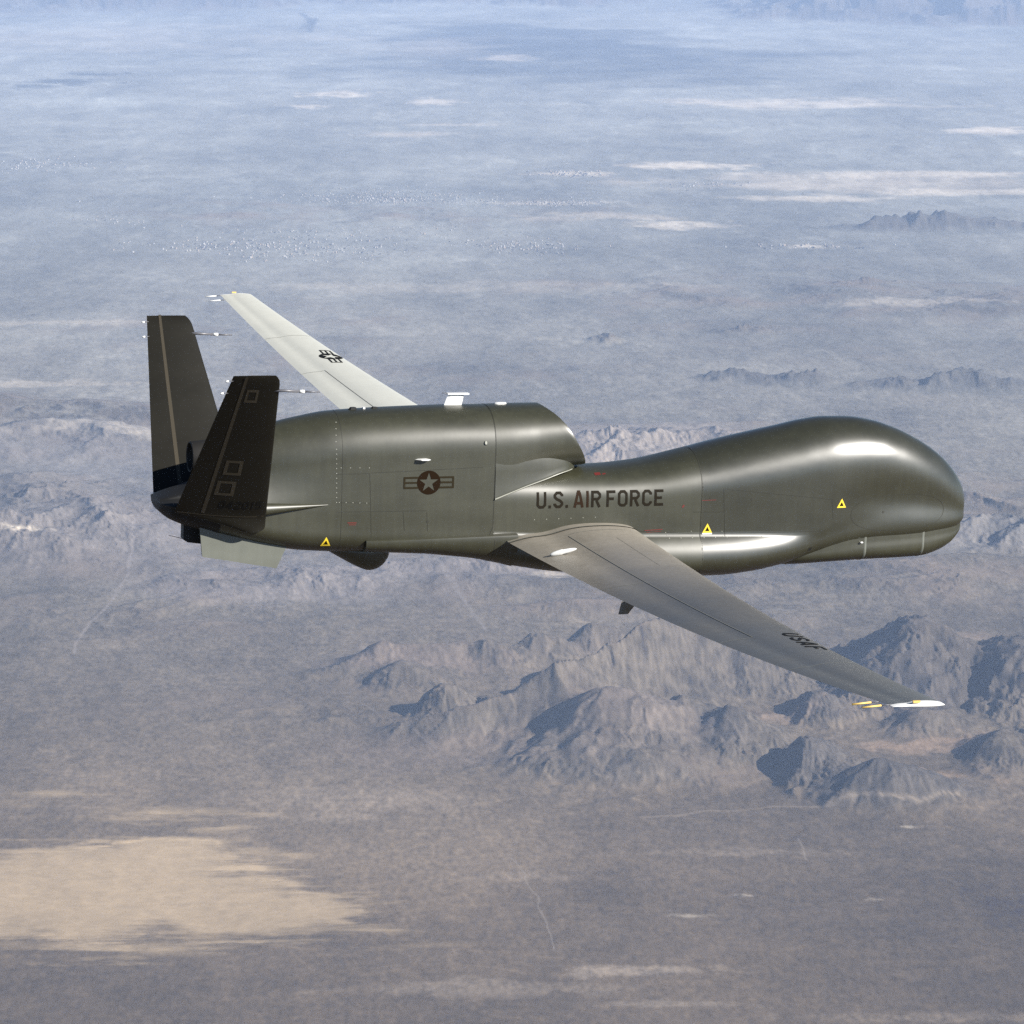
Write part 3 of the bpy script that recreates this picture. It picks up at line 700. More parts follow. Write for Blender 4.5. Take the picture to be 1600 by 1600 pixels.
# wedge fairing that carries the intake on the shoulder
fr = np.array([(-8.56, .712, .24), (-8.3, .706, .34), (-8.0, .69, .45), (-7.7, .66, .545), (-7.45, .60, .62), (-7.27, .52, .655), (-7.12, .36, .668)])
us = np.linspace(-8.56, -7.12, 28)
W = pchip(fr[:, 0], fr[:, 1], us); Z = pchip(fr[:, 0], fr[:, 2], us)
rings = []
for i, u in enumerate(us):
    k = (u+8.56)/1.29
    h = np.array([(0, 1.0), (W[i]*.7, 1.0), (W[i]-.03, .96), (W[i]-.012, .86),
                  (W[i], max(Z[i]+.12, .70)), (W[i]+.004, Z[i]+.05), (W[i]+.012, Z[i]+.022), (W[i]+.008, Z[i]+.004), (W[i]-.02, Z[i]-.012), (W[i]-.2, Z[i]-.05), (0, Z[i]-.06)])
    h[:, 1] = np.minimum.accumulate(h[:, 1])
    rings.append(ring_from_half(u, h))
V, F = loft(rings)
ifr = sharpen(make_obj('intake_fairing', V, F, MT['body'], air), 40)
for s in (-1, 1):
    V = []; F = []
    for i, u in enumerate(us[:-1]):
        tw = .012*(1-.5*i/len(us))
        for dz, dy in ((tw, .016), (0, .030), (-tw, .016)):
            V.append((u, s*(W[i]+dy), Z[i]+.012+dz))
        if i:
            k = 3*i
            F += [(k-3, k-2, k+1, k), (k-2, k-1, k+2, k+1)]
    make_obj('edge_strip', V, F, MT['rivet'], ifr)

# exhaust nozzle
rings = []
for x, r in ((-12.7, .30), (-13.1, .275), (-13.42, .245), (-13.44, .235), (-13.42, .222), (-12.95, .22)):
    rings.append([np.array([x, r*math.cos(t), .90+r*math.sin(t)]) for t in np.linspace(0, 2*math.pi, 36, endpoint=False)])
V, F = loft(rings, False, True)
make_obj('exhaust_nozzle', V, F, MT['soot'], air)

# lower side fairings behind the wing root, one on each side
for s in (-1, 1):
    rings = []
    for x in np.linspace(-10.68, -8.18, 26):
        k = (x+10.68)/2.5
        zt = -.385+.075*k; w0 = .66; w1 = .695+.025+.135*k**.9
        zb = np.interp(x, [-10.68, -9.6, -8.9, -8.5, -8.18], [-.62, -.68, -.76, -.83, -.92])
        pts = [(.45, zt-.0), (w0, zt), (w1-.05*k-.012, zt), (w1-.01*k, zt-.012), (w1, zt-.04)]
        for q in np.linspace(.12, 1, 12):
            a = q*math.pi/2
            pts.append((w1*.35+(w1*.65)*math.cos(a)**.8, zt-.04+(zb-zt+.04)*math.sin(a)**.9))
        pts.append((.2, zb+.06))
        rings.append([np.array([x, s*y, z]) for y, z in pts])
    V, F = loft(rings)
    sharpen(make_obj('wing_root_fairing', V, F, MT['body'], air), 35)

# ---- wings
AF_X = 0.5*(1-np.cos(np.linspace(0, math.pi, 34)))
def af_up(x):  return 0.125*np.sqrt(x)*(1-x)*1.05 + 0.052*x*(1-x) + .018*x*(1-x)**.5*4*(1-x)*x - .020*np.exp(-((x-.72)/.13)**2)*(1-x)*3
def af_lo(x):  return -0.125*np.sqrt(x)*(1-x)*.95 - 0.02*x*(1-x) + 0.055*x*x*(1-x)*2.0
ZK = np.polyfit([0, 1/3, 2/3, 1], [-.464, -.107, .389, 1.051], 3)
def wing_frame(y):
    f = abs(y)/17.7
    return -6.082+(-8.26+6.082)*f, -8.347+(-8.918+8.347)*f, np.polyval(ZK, f)+.143*(1-f), np.polyval(ZK, f)
def wing_ring(y, s, g=1.0, dx=0.0):
    xl, xt, zl, zt = wing_frame(y); c = xl-xt; f = abs(y)/17.7
    th = (1.10-.25*f)*g
    r = []
    for x in AF_X[::-1]:
        r.append((xl-c*x+dx*(x-.4), s*abs(y), zl+(zt-zl)*x+c*th*af_up(x)))
    for x in AF_X[1:-1]:
        r.append((xl-c*x+dx*(x-.4), s*abs(y), zl+(zt-zl)*x+c*th*af_lo(x)-.0015))
    return [np.array(p) for p in r]
wings = {}
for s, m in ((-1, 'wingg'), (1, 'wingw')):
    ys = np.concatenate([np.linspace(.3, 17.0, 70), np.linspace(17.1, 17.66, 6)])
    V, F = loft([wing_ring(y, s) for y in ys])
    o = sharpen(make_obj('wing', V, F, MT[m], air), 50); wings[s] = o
    o['label'] = 'grey wing reaching towards the viewer' if s < 0 else 'pale wing on the far side'
    rr = [wing_ring(17.662, s, 1.02)]
    for d, g in ((.05, 1.0), (.075, .9), (.088, .7), (.093, .35)):
        a = wing_ring(17.66, s, g); rr.append([p+np.array([0, s*d, 0]) for p in a])
    V, F = loft(rr)
    cap = sharpen(make_obj('wing_tip', V, F, MT['white'], o), 60)
    xl, xt, zl, zt = wing_frame(17.7)
    V, F = box((xl-.36, s*17.75, zl+.045), (.09, .03, .025)); sharpen(make_obj('navigation_light', V, F, MT['tan'], cap))
    for k, (dy, dz, x0) in enumerate(((-.35, .012, .02), (-.02, -.005, -.0))):
        p = np.array([xt-x0, s*(17.66+dy), zt+dz])
        if dy < -.1: p[0] = wing_frame(17.66+dy)[1]; p[2] = wing_frame(17.66+dy)[3]
        V, F = tube(p+np.array([.06, 0, 0]), p+np.array([-.12, 0, -.01]), .006); r = make_obj('static_wick', V, F, MT['rod'], o)
        V, F = tube(p+np.array([-.10, 0, -.008]), p+np.array([-.34, 0, -.025]), .012); make_obj('wick_tip', V, F, MT['tan' if s < 0 else 'white'], r)

# root fillet collars
for s in (-1, 1):
    rings = []
    for y, g in ((.60, .10), (.69, .075), (.74, .045), (.80, .02), (.92, .002), (1.05, -.012)):
        base = wing_ring(y, s)
        n = len(base); o_ = []
        for j, p in enumerate(base):
            d = base[(j+1) % n]-base[j-1]; nn = np.array([d[2], 0, -d[0]]); L = np.linalg.norm(nn)
            nn = nn/L if L > 1e-9 else nn
            o_.append(p+nn*g)
        rings.append(o_)
    V, F = loft(rings, False, False)
    sharpen(make_obj('wing_root_fillet', V, F, MT['body'] if s > 0 else MT['plate'], wings[s]), 60)

# ---- V-tail
TR = dict(L0=np.array([-12.36, .80, .08]), T0=np.array([-13.84, .80, .17]), L1=np.array([-12.774, 3.194, 2.703]), T1=np.array([-13.50, 3.194, 2.703]))
def tail_pt(f, x, s, t=0.0):
    L = TR['L0']+(TR['L1']-TR['L0'])*f; T = TR['T0']+(TR['T1']-TR['T0'])*f
    p = L+(T-L)*x
    nrm = np.array([0, -.730, .683])                                # upper, inboard side (for s = +1)
    c = np.linalg.norm(T-L)
    p = p+nrm*c*t
    return np.array([p[0], s*p[1], p[2]])
def tail_thick(x): return .070*(2.6*np.sqrt(x)*(1-x)*.55+.30*x*(1-x))
tails = {}
for s in (-1, 1):
    fs = np.concatenate([[-.065, -.055, -.045, -.035, -.025, -.015, -.007], np.linspace(0, .94, 22), [.965, .985, .996, 1.0]])
    rings = []
    for f in fs:
        k = max(0, (f-.94)/.06); lead = .10*k**2.5; g = math.sqrt(max(1-k*k, 0.04))
        xe = 1.0-lead
        if f < 0: xe = 1.0-.55*(-f/.065)**1.3; g = 1.0+1.6*(-f/.065)
        r = [tail_pt(f, lead+xe*x, s, tail_thick(x)*g) for x in AF_X[::-1]] + [tail_pt(f, lead+xe*x, s, -tail_thick(x)*g) for x in AF_X[1:-1]]
        rings.append(r)
    V, F = loft(rings)
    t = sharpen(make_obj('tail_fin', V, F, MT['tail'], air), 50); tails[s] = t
    t['label'] = 'tail fin nearer the viewer, with square outlines and number' if s < 0 else 'tail fin on the far side with one pale stripe'
    # probe on the leading edge
    p = tail_pt(.90, 0.01, s)
    V, F = tube(p+np.array([-.1, 0, 0]), p+np.array([.33, 0, -.02]), .024, .02); pr = make_obj('probe', V, F, MT['rod'], t)
    V, F = tube(p+np.array([.32, 0, -.02]), p+np.array([.40, 0, -.025]), .026); make_obj('collar', V, F, MT['white'], pr)
    V, F = tube(p+np.array([.39, 0, -.025]), p+np.array([.64, 0, -.035]), .014, .010); make_obj('probe_tip', V, F, MT['rod'], pr)
    for f in (.965, .88):
        p = tail_pt(f, 1.0, s)
        V, F = tube(p+np.array([.03, 0, 0]), p+np.array([-.05, 0, -.005]), .006); k_ = make_obj('static_wick', V, F, MT['rod'], t)
        V, F = tube(p+np.array([-.04, 0, -.004]), p+np.array([-.09, 0, -.008]), .015); make_obj('wick_tip', V, F, MT['white'], k_)
    # root fairing running forward along the engine bay
    rings = []
    for x in np.linspace(-11.15, -12.62, 18):
        k = (-11.15-x)/1.47
        c = np.array([x, s*(.655+.085*k), .215-.055*k]); ry = .012+.10*k**1.1; rz = .006+.115*k**1.2
        rings.append([c+np.array([0, math.cos(a)*ry, math.sin(a)*rz]) for a in np.linspace(0, 2*math.pi, 20, endpoint=False)])
    V, F = loft(rings)
    make_obj('fin_root_fairing', V, F, MT['body'], t)

# ---- belly fittings
rings = []
for x in np.linspace(-11.16, -10.10, 26):
    k = (-10.10-x)/1.06
    d = .36*math.sin(math.pi*min(1, k**.62))**.8 if k < 1 else 0.0
    d = max(d*(1-.55*max(0, k-.35)), .01); wv = .30*math.sqrt(max(0.001, 4*k*(1-k)))**.7+.01
    rings.append([np.array([x, wv*math.cos(a), -.60-.10*0-(d+.05)*math.sin(a)**.85 if a > 0 else -.60]) for a in np.linspace(0, math.pi, 17)] + [np.array([x, 0, -.52])])
V, F = loft(rings)
make_obj('belly_blister', V, F, MT['body'], air)
y0, y1 = -.47, -.43
def on_plane(px, py, y):
    d = DD+R2*(px-800)/FPX-U2*(py-800)/FPX; q = CAM+d*((y-CAM[1])/d[1]); return q[0], q[2]
pl = [on_plane(312, 822, y0), on_plane(447, 845, y0), on_plane(447, 856, y0), on_plane(432, 888, y0), on_plane(316, 870, y0)]
n = len(pl); V = [(x, y0, z) for x, z in pl]+[(x, y1, z) for x, z in pl]
sharpen(make_obj('ventral_plate', V, [tuple(range(n)), tuple(range(2*n-1, n-1, -1))]+[(i, i+n, (i+1) % n+n, (i+1) % n) for i in range(n)], MT['plate'], air))
pl = [(-13.53, -.12), (-13.20, -.2), (-13.20, -.50), (-13.46, -.465), (-13.53, -.42)]
n = len(pl); V = [(x, -.10, z) for x, z in pl]+[(x, .10, z) for x, z in pl]
F = [tuple(range(n)), tuple(range(2*n-1, n-1, -1))]+[(i, i+n, (i+1) % n+n, (i+1) % n) for i in range(n)]
sk = sharpen(make_obj('tail_bumper', V, F, MT['black'], air))
V, F = tube((-13.46, 0, -.44), (-13.75, 0, -.36), .006, .004, 6); make_obj('whip_antenna', V, F, MT['black'], sk)

# ------------------------------------------------------------------ surface lookup for fittings and markings
bpy.context.view_layer.update()
def tree(objs):
    V = []; F = []
    for o in objs:
        k = len(V); V += [v.co.copy() for v in o.data.vertices]; F += [[i+k for i in p.vertices] for p in o.data.polygons]
    return BVHTree.FromPolygons(V, F)
by = lambda nm: [o for o in air.children_recursive if o.name.split('.')[0] in nm]
BODY = tree(by(('nose_section', 'forward_fuselage', 'engine_bay', 'chin_fairing', 'intake_cowl', 'intake_fairing', 'wing_root_fairing')))
WING = {s: tree([wings[s]]) for s in wings}
TAIL = {s: tree([tails[s]]) for s in tails}
def sight(px, py):
    """the line of sight through a point of the photograph, in the aircraft's frame"""
    d = DD+R2*(px-800)/FPX-U2*(py-800)/FPX
    return Vector(CAM), Vector(d).normalized()
def on(tr, px, py):
    o, d = sight(px, py); h = tr.ray_cast(o, d)
    return h[0]

def decal(name, polys, o, ax, ay, proj, tr, material, parent, lift=.004, maxe=.06):
    """flat outlines (2-D polygons) laid on a surface: o + u*ax + v*ay, dropped along proj"""
    bm = bmesh.new()
    for p in polys:
        vs_ = [bm.verts.new((x, y, 0)) for x, y in p]
        bm.faces.new(vs_)
    bmesh.ops.triangulate(bm, faces=bm.faces)
    for _ in range(5):
        es = [e for e in bm.edges if e.calc_length() > maxe]
        if not es: break
        bmesh.ops.subdivide_edges(bm, edges=es, cuts=1)
        bmesh.ops.triangulate(bm, faces=bm.faces)
    o = Vector(o); ax = Vector(ax); ay = Vector(ay); pj = Vector(proj).normalized()
    dead = []
    for v in bm.verts:
        p = o+ax*v.co.x+ay*v.co.y
        h = tr.ray_cast(p-pj*3.0, pj)
        if h[0] is None: dead.append(v); continue
        n = h[1] if h[1].dot(pj) < 0 else -h[1]
        v.co = h[0]+n*lift
    if dead: bmesh.ops.delete(bm, geom=dead, context='VERTS')
    for f in bm.faces:
        if f.normal.dot(pj) > 0: f.normal_flip()
    bmesh.ops.recalc_face_normals(bm, faces=bm.faces)
    me = bpy.data.meshes.new(name); bm.to_mesh(me); bm.free(); me.materials.append(material)
    ob = bpy.data.objects.new(name, me); C.objects.link(ob); ob.parent = parent
    return ob

def stroke(pts, wd, closed=False):
    P = [np.array(p, float) for p in pts]; n = len(P); Lf = []; Rt = []
    for i in range(n):
        a = P[i-1] if (i > 0 or closed) else None
        b = P[(i+1) % n] if (i < n-1 or closed) else None
        d1 = (P[i]-a)/np.linalg.norm(P[i]-a) if a is not None else None
        d2 = (b-P[i])/np.linalg.norm(b-P[i]) if b is not None else None
        if d1 is None: d1 = d2
        if d2 is None: d2 = d1
        n1 = np.array([-d1[1], d1[0]]); n2 = np.array([-d2[1], d2[0]])
        m = (n1+n2); m /= np.linalg.norm(m); k = wd/2/max(m@n1, .4)
        Lf.append(P[i]+m*k); Rt.append(P[i]-m*k)
    out = []
    for i in range(n if closed else n-1):
        j = (i+1) % n
        out.append([Lf[i], Rt[i], Rt[j], Lf[j]])
    return out

GL = {
 'U': (4, [[(.5, 6), (.5, 1.3), (1.3, .5), (2.7, .5), (3.5, 1.3), (3.5, 6)]]),
 'S': (4, [[(3.5, 4.3), (3.5, 4.7), (2.7, 5.5), (1.3, 5.5), (.5, 4.7), (.5, 4.1), (1.3, 3.3), (2.7, 2.7), (3.5, 1.9), (3.5, 1.3), (2.7, .5), (1.3, .5), (.5, 1.3), (.5, 1.7)]]),
 'A': (4.2, [[(.5, 0), (1.75, 5.5)], [(3.7, 0), (2.45, 5.5)], [(1.35, 1.6), (2.85, 1.6)], [(1.45, 5.7), (2.75, 5.7)]]),
 'I': (1, [[(.5, 0), (.5, 6)]]),
 'R': (4, [[(.5, 0), (.5, 6)], [(1, 5.5), (2.7, 5.5), (3.5, 4.7), (3.5, 3.8), (2.7, 3.0), (1, 3.0)], [(2.1, 2.5), (3.45, 0)]]),
 'F': (3.7, [[(.5, 0), (.5, 6)], [(1, 5.5), (3.7, 5.5)], [(1, 3.0), (3.0, 3.0)]]),
 'O': (4, [[(.5, 1.3), (1.3, .5), (2.7, .5), (3.5, 1.3), (3.5, 4.7), (2.7, 5.5), (1.3, 5.5), (.5, 4.7)], 'c']),
 'C': (4, [[(3.5, 4.2), (3.5, 4.7), (2.7, 5.5), (1.3, 5.5), (.5, 4.7), (.5, 1.3), (1.3, .5), (2.7, .5), (3.5, 1.3), (3.5, 1.8)]]),
 'E': (3.7, [[(.5, 0), (.5, 6)], [(1, 5.5), (3.7, 5.5)], [(1, 3.0), (3.1, 3.0)], [(1, .5), (3.7, .5)]]),
 '.': (1, [[(.5, 0), (.5, 1.1)]]),
 '0': (4, [[(.5, 1.3), (1.3, .5), (2.7, .5), (3.5, 1.3), (3.5, 4.7), (2.7, 5.5), (1.3, 5.5), (.5, 4.7)], 'c']),
 '4': (4, [[(2.9, 0), (2.9, 6)], [(2.4, 5.6), (.5, 2.3), (.5, 1.8), (2.4, 1.8)], [(3.4, 1.8), (4, 1.8)]]),
 '2': (4, [[(.5, 4.3), (.5, 4.7), (1.3, 5.5), (2.7, 5.5), (3.5, 4.7), (3.5, 3.9), (.7, 1.1), (.7, .5), (4, .5)]]),
 '1': (2.4, [[(1.4, 0), (1.4, 6)], [(.2, 4.7), (.9, 5.3)]]),
 '5': (4, [[(3.8, 5.5), (.6, 5.5), (.6, 3.4), (2.7, 3.4), (3.5, 2.7), (3.5, 1.3), (2.7, .5), (1.3, .5), (.5, 1.3)]]),
}
def glyph(ch):
    wd, st = GL[ch]
    if st[-1] == 'c': return wd, stroke(st[0], 1.0, True)
    return wd, [q for s_ in st for q in stroke(s_, 1.0)]
def lettering(text, o, ax, ay, hgt, length, proj, tr, mats, parent, gap=1.0, space=2.2, lift=.004):
    """each character its own piece"""
    adv = 0; items = []
    for ch in text:
        if ch == ' ': adv += space-gap; continue
        wd, q = glyph(ch); items.append((ch, adv, q)); adv += wd+gap
    tot = adv-gap; sx = length/tot; sy = hgt/6
    for k, (ch, a, q) in enumerate(items):
        P = [[((x+a)*sx, y*sy) for x, y in poly] for poly in q]
        decal('letter', P, o, ax, ay, proj, tr, mats[k % len(mats)] if isinstance(mats, list) else mats, parent, lift)

def star_pts(r, rot=90, k=.382):
    return [(r*(1 if i % 2 == 0 else k)*math.cos(math.radians(rot+36*i)), r*(1 if i % 2 == 0 else k)*math.sin(math.radians(rot+36*i))) for i in range(10)]
def roundel(name, o, ax, ay, R, proj, tr, m_disc, m_bar, parent, lift=.004):
    """disc with a star cut out of it and barred wings"""
    st = star_pts(R*.86); polys = []
    N = 60
    circ = lambda a: (R*math.cos(a), R*math.sin(a))
    for i in range(10):                                    # between star outline and rim
        a0 = math.radians(90+36*i); a1 = math.radians(90+36*(i+1)); q = 6
        for j in range(q):
            t0 = a0+(a1-a0)*j/q; t1 = a0+(a1-a0)*(j+1)/q
            s0 = np.array(st[i])+(np.array(st[(i+1) % 10])-np.array(st[i]))*j/q
            s1 = np.array(st[i])+(np.array(st[(i+1) % 10])-np.array(st[i]))*(j+1)/q
            polys.append([s0, circ(t0), circ(t1), s1])
    r = decal(name, polys, o, ax, ay, proj, tr, m_disc, parent, lift)
    x0, x1, h, t = R*1.0, R*2.16, R*.50, R*.16
    for sgn in (-1, 1):
        bars = [[(x0*.93, h-t), (x1-t, h-t), (x1-t, h), (x0*.87, h)], [(x0*.87, -h), (x1-t, -h), (x1-t, -h+t), (x0*.93, -h+t)],
                [(x1-t, -h), (x1, -h), (x1, h), (x1-t, h)], [(x0*1.01, -t/2), (x1-t, -t/2), (x1-t, t/2), (x0*1.01, t/2)]]
        decal('bar', [[(sgn*x, y) for x, y in p] for p in bars], o, ax, ay, proj, tr, m_bar, r, lift+.0005)
    return r

X_, Y_, Z_ = (1, 0, 0), (0, 1, 0), (0, 0, 1)
side = dict(ax=X_, ay=Z_, proj=Y_)
# side markings
p = on(BODY, 670, 754); roundel('roundel', p, X_, Z_, .195, Y_, BODY, MT['brown'], MT['olive'], aftb)
p = on(BODY, 838, 795); q = on(BODY, 1036, 790)
ax = (q-p); L = math.hypot(ax.x, ax.z); ax = Vector((ax.x, 0, ax.z)).normalized()
lettering('U.S. AIR FORCE', p, ax, (0, 0, 1), .268, L, Y_, BODY, [MT['ink']]*4+[MT['inkb']]*2+[MT['ink']]+[MT['ink']]*5, fus)
for px, py, two in ((509, 848, 0), (1105, 827, 1), (1315, 788, 0)):
    p = on(BODY, px, py); r = .092
    par = aftb if px < 757 else fus if px < 1080 else nose
    tri = [(0, r), (r*.87, -r*.62), (-r*.87, -r*.62)]
    t_ = decal('warning_triangle', stroke([(a*.78, b*.78) for a, b in tri], .026, True), p, X_, Z_, Y_, BODY, MT['yellow'], par)
    decal('triangle_centre', [[(a*.42, b*.42) for a, b in tri]], p, X_, Z_, Y_, BODY, MT['brown'], t_, .0045)
    if two: decal('triangle_base', [[(-.085, -.062), (.085, -.062), (.085, -.085), (-.085, -.085)]], p, X_, Z_, Y_, BODY, MT['white'], t_)
def bar(name, x0, y0, x1, y1, wd, m, par, tr=BODY, proj=Y_, ay=Z_):
    p = on(tr, x0, y0); q = on(tr, x1, y1)
    if p is None or q is None: return
    d = q-p
    if proj == Y_: d = Vector((d.x, 0, d.z)); e = Vector((-d.z, 0, d.x)).normalized()
    else: d = Vector((d.x, d.y, 0)); e = Vector((-d.y, d.x, 0)).normalized()
    L = d.length; d.normalize()
    return decal(name, [[(0, -wd/2), (L, -wd/2), (L, wd/2), (0, wd/2)]], p, d, e, proj, tr, m, par, .003, .12)
for a in ((543, 817, 557, 817, .018), (545, 820, 556, 820, .012), (929, 741, 938, 740, .03), (941, 741, 946, 740, .014),
          (1007, 829, 1035, 827, .014), (1010, 832, 1033, 830, .008), (1097, 782, 1119, 781, .010), (1066, 793, 1069, 789, .03)):
    bar('red_stencil', *a, MT['red'], aftb if a[0] < 757 else fus if a[0] < 1080 else nose)
# panel gaps
for a in ((578, 740, 580, 840), (526, 741, 578, 740), (580, 739, 755, 730), (526, 785, 578, 786), (630, 800, 632, 830), (667, 800, 668, 830),
          (526, 800, 668, 798)):
    bar('panel_gap', *a, .0055, MT['seam'], aftb)
for a in ((1131, 765, 1133, 838), (1083, 834, 1283, 830), (1300, 780, 1302, 812), (1131, 764, 1300, 780), (1083, 800, 1131, 800), (962, 828, 1083, 834)):
    bar('panel_gap', *a, .005, MT['seam'], nose if a[0] > 1080 else fus)
def ring_gap(x, par, tr, wd=.007):
    """a joint running round the starboard side of the body"""
    pts = []
    for a in np.linspace(-.55*math.pi, .5*math.pi, 60):
        o = Vector((x, 0, .35)); d = Vector((0, -math.cos(a), math.sin(a)))
        h = tr.ray_cast(o+d*4, -d)
        if h[0] is not None: pts.append(h[0]+(h[1] if h[1].dot(d) > 0 else -h[1])*.003)
    V = []; F = []
    for i, p_ in enumerate(pts):
        V += [p_+Vector((-wd/2, 0, 0)), p_+Vector((wd/2, 0, 0))]
        if i: F.append((2*i-2, 2*i-1, 2*i+1, 2*i))
    make_obj('panel_gap', V, F, MT['seam'], par)
ring_gap(-8.57, aftb, BODY); ring_gap(-5.02, fus, BODY, .009); ring_gap(-11.1, aftb, BODY, .006)
# oval access panel on the nose
oc = [on(BODY, 1330, 800), on(BODY, 1474, 800)]
c0 = (oc[0]+oc[1])/2; a_ = abs(oc[1].x-oc[0].x)/2
ov = [(a_*math.copysign(abs(math.cos(t))**.75, math.cos(t)), .30*math.copysign(abs(math.sin(t))**.9, math.sin(t))) for t in np.linspace(0, 2*math.pi, 48, endpoint=False)]
decal('access_panel_gap', stroke(ov, .007, True), (c0.x, 0, c0.z), X_, Z_, Y_, BODY, MT['seam'], fus, .003)
# bright fasteners
def dots(par, rows, r=.0075, m='rivet'):
    polys = []
    for (x0, y0, x1, y1, n) in rows:
        for t in np.linspace(0, 1, n):
            p = on(BODY, x0+(x1-x0)*t, y0+(y1-y0)*t)
            if p is not None: polys.append([(p.x+r*math.cos(a), p.z+r*math.sin(a)) for a in np.linspace(0, 2*math.pi, 6, endpoint=False)])
    o = decal('fastener_rows', polys, (0, 0, 0), X_, Z_, Y_, BODY, MT[m], par, .0035, 1.0); o['kind'] = 'stuff'
dots(aftb, [(526, 702, 526, 785, 12), (530, 785, 573, 786, 5), (533, 731, 577, 731, 4), (525, 660, 525, 690, 4)])
dots(fus, [(835, 812, 930, 808, 6), (1004, 837, 1016, 837, 2), (1040, 832, 1042, 836, 2), (1046, 841, 1190, 838, 9), (1080, 830, 1082, 838, 2), (1128, 830, 1129, 838, 2)])
dots(fus, [(1380, 800, 1430, 780, 1), (1110, 778, 1175, 780, 2), (668, 815, 668, 815, 1)], .022, 'seam')

# small fittings on the body
def blade(name, base, ax, up, chord0, chord1, hgt, sweep, th, m, par):
    base = Vector(base); ax = Vector(ax).normalized(); up = Vector(up).normalized(); sd = ax.cross(up)
    V = []
    for lv, (c, off) in enumerate(((chord0, 0), (chord1, -sweep))):
        for u, t in ((.5, 0), (.2, 1), (-.3, .8), (-.5, 0), (-.3, -.8), (.2, -1)):
            V.append(base+ax*(u*c+off)+up*(hgt*lv-.02*(1-lv))+sd*(t*th*(1-.4*lv)))
    F = [(i, (i+1) % 6, (i+1) % 6+6, i+6) for i in range(6)]+[(11, 10, 9, 8, 7, 6), (0, 1, 2, 3, 4, 5)]
    return sharpen(make_obj(name, V, F, m, par), 30)
bl = blade('blade_antenna', (-9.12, 0, 1.66), X_, Z_, .30, .27, .19, -.06, .018, MT['white'], aftb)
V, F = box((-9.03, 0, 1.865), (.36, .10, .022)); sharpen(make_obj('antenna_cap', V, F, MT['white'], bl))
V, F = tube((-9.2, 0, 1.868), (-9.30, 0, 1.88), .008, .005, 6); make_obj('antenna_spur', V, F, MT['rod'], bl)
blade('low_antenna', (-8.30, 0, 1.68), X_, Z_, .22, .18, .035, 0, .05, MT['white'], cowl)
for x, m in ((-10.78, 'black'), (-10.60, 'white'), (-10.42, 'black')):
    blade('low_antenna', (x, 0, 1.635), X_, Z_, .17 if m == 'black' else .07, .10 if m == 'black' else .05, .03, 0, .06, MT[m], aftb)
p = on(BODY, 660, 718); blade('side_antenna', p, X_, (0, -1, .08), .28, .17, .10, -.03, .02, MT['white'], aftb)
p = on(BODY, 1345, 848); blade('drain_mast', p, X_, (0, -1, .3), .07, .05, .05, 0, .02, MT['white'], fus)
p = on(BODY, 1265, 858)
if p: decal('static_port', [[(-.05, 0), (0, -.03), (.05, .0), (0, .03)]], p, (.8, 0, .6), (-.6, 0, .8), Y_, BODY, MT['black'], fus)
p = on(BODY, 763, 690)
blade('vent_scoop', on(BODY, 759, 692), X_, (0, -1, .2), .05, .04, .025, 0, .05, MT['rivet'], aftb)
# starboard wing
p = on(WING[-1], 880, 867)
rings = []
for t in np.linspace(-1, 1, 17):
    r = .042*math.sqrt(max(1-t*t, .002))*(1.1 if t < 0 else .9)
    rings.append([np.array(p)+np.array([.20*t, -.06*t, .05+.055*t])+np.array([0, r*.6*math.cos(a), r*math.sin(a)]) for a in np.linspace(0, 2*math.pi, 16, endpoint=False)])
V, F = loft(rings); make_obj('wing_antenna', V, F, MT['white'], wings[-1])
p = Vector((wing_frame(3.1)[1], 0, 0))
for yy in (7.2,):
    xl, xt, zl, zt = wing_frame(yy)
    for s in (-1, 1):
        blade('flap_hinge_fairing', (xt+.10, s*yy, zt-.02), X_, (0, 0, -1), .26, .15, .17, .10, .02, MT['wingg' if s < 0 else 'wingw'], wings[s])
def wing_line(s, y0, c0, y1, c1, wd=.012, n=40, m='wseam'):
    V = []; F = []
    for i, t in enumerate(np.linspace(0, 1, n)):
        y = y0+(y1-y0)*t; c = c0+(c1-c0)*t
        xl, xt, zl, zt = wing_frame(y); h = WING[s].ray_cast(Vector((xl+(xt-xl)*c, s*y, 4)), Vector((0, 0, -1)))
        if h[0] is None: continue
        along = abs(y1-y0) > .5
        e = Vector((wd/2, 0, 0)) if along else Vector((0, wd/2, 0))
        V += [h[0]+Vector((0, 0, .0035))-e, h[0]+Vector((0, 0, .0035))+e]
        k = len(V)//2
        if k > 1: F.append((2*k-4, 2*k-3, 2*k-1, 2*k-2))
    make_obj('panel_gap', V, F, MT[m], wings[s])
for s in (-1, 1):
    wing_line(s, 1.5, .60, 11.5, .62); wing_line(s, 11.5, .62, 11.5, .99); wing_line(s, 14.2, .05, 14.2, .99)
    wing_line(s, 6.1, .62, 6.1, .99); wing_line(s, 1.4, .14, 1.4, .62); wing_line(s, 2.2, .3, 5.0, .30, .006)
# wing markings
p = on(WING[1], 517, 557)
roundel('roundel', p, (0, -1, 0), X_, .235, (0, 0, -1), WING[1], MT['blk'], MT['blk'], wings[1])
p = on(WING[-1], 1207, 990)
xl, xt, zl, zt = wing_frame(abs(p.y))
lettering('USAF', (xl-.36, p.y, zl), (-.12, -1, 0), X_, .26, 1.50, (0, 0, -1), WING[-1], MT['blk'], wings[-1], gap=1.2)
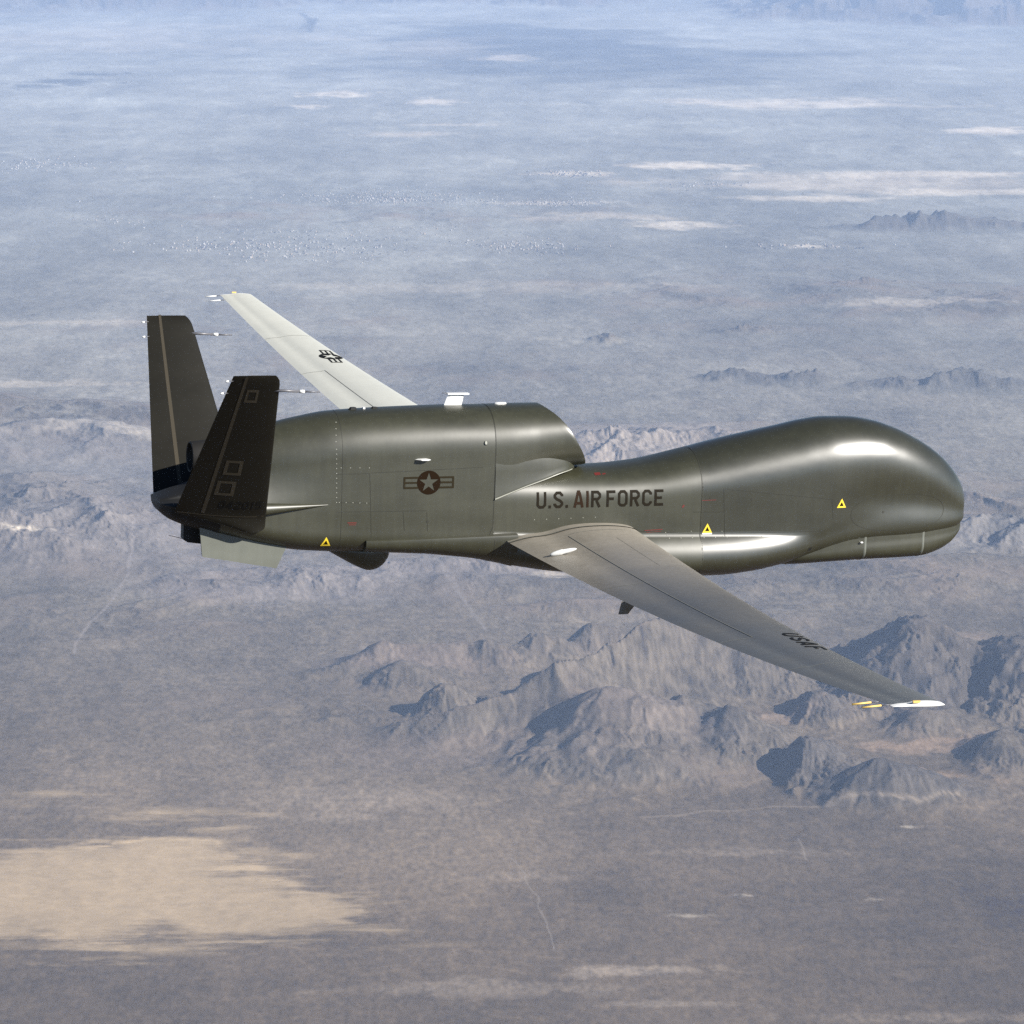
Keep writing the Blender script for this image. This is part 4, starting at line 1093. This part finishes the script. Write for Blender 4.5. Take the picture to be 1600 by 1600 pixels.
# tail markings: hinge stripe on both fins, squares and number on the starboard fin
def fin_quad(name, s, poly, m, lift=.003, under=True):
    """poly of (f, x) along fin span and chord"""
    sg = -1 if under else 1
    bm = []
    V = []; F = []
    for (f0, x0), (f1, x1), (f2, x2), (f3, x3) in poly:
        n = 8; k = len(V)
        for i in range(n+1):
            t = i/n
            fa, xa = f0+(f1-f0)*t, x0+(x1-x0)*t; fb, xb = f3+(f2-f3)*t, x3+(x2-x3)*t
            for f, x in ((fa, xa), (fb, xb)):
                c = np.linalg.norm(tail_pt(f, 0, s)-tail_pt(f, 1, s))
                V.append(tail_pt(f, x, s, sg*(tail_thick(max(x, 1e-4))+lift/c)))
        for i in range(n):
            F.append((k+2*i, k+2*i+2, k+2*i+3, k+2*i+1))
    return make_obj(name, V, F, MT[m], tails[s])
fin_quad('hinge_stripe', -1, [((.02, .685), (1.0, .685), (1.0, .745), (.02, .725))], 'stripe', under=True)
fin_quad('hinge_stripe', 1, [((.05, .675), (1.0, .675), (1.0, .735), (.05, .72))], 'stripe', under=False)
fin_quad('root_stripe', -1, [((.005, .03), (.005, .97), (.012, .97), (.012, .03))], 'stripe', under=True)
def square(f0, f1, x0, x1):
    df, dx = .018, .045
    fin_quad('square_outline', -1, [((f0, x0), (f0, x1), (f0+df, x1), (f0+df, x0)), ((f1-df, x0), (f1-df, x1), (f1, x1), (f1, x0)),
             ((f0+df, x0), (f1-df, x0), (f1-df, x0+dx), (f0+df, x0+dx)), ((f0+df, x1-dx), (f1-df, x1-dx), (f1-df, x1), (f0+df, x1))], 'stripe')
square(.825, .915, .40, .63); square(.31, .415, .39, .62); square(.16, .265, .42, .65)
nrm = np.array([0, .730, .683])     # inward normal seen from below on the starboard fin
o_ = tail_pt(.065, .56, -1)
e1 = (tail_pt(.065, .10, -1)-o_); L = np.linalg.norm(e1); e1 = e1/L
e2 = tail_pt(.4, .35, -1)-tail_pt(.065, .35, -1); e2 = e2-e1*(e2@e1); e2 /= np.linalg.norm(e2)
lettering('042015', o_, e1, e2, .19, L*1.05, np.array([0, .730, .683]), TAIL[-1], MT['blk'], tails[-1])
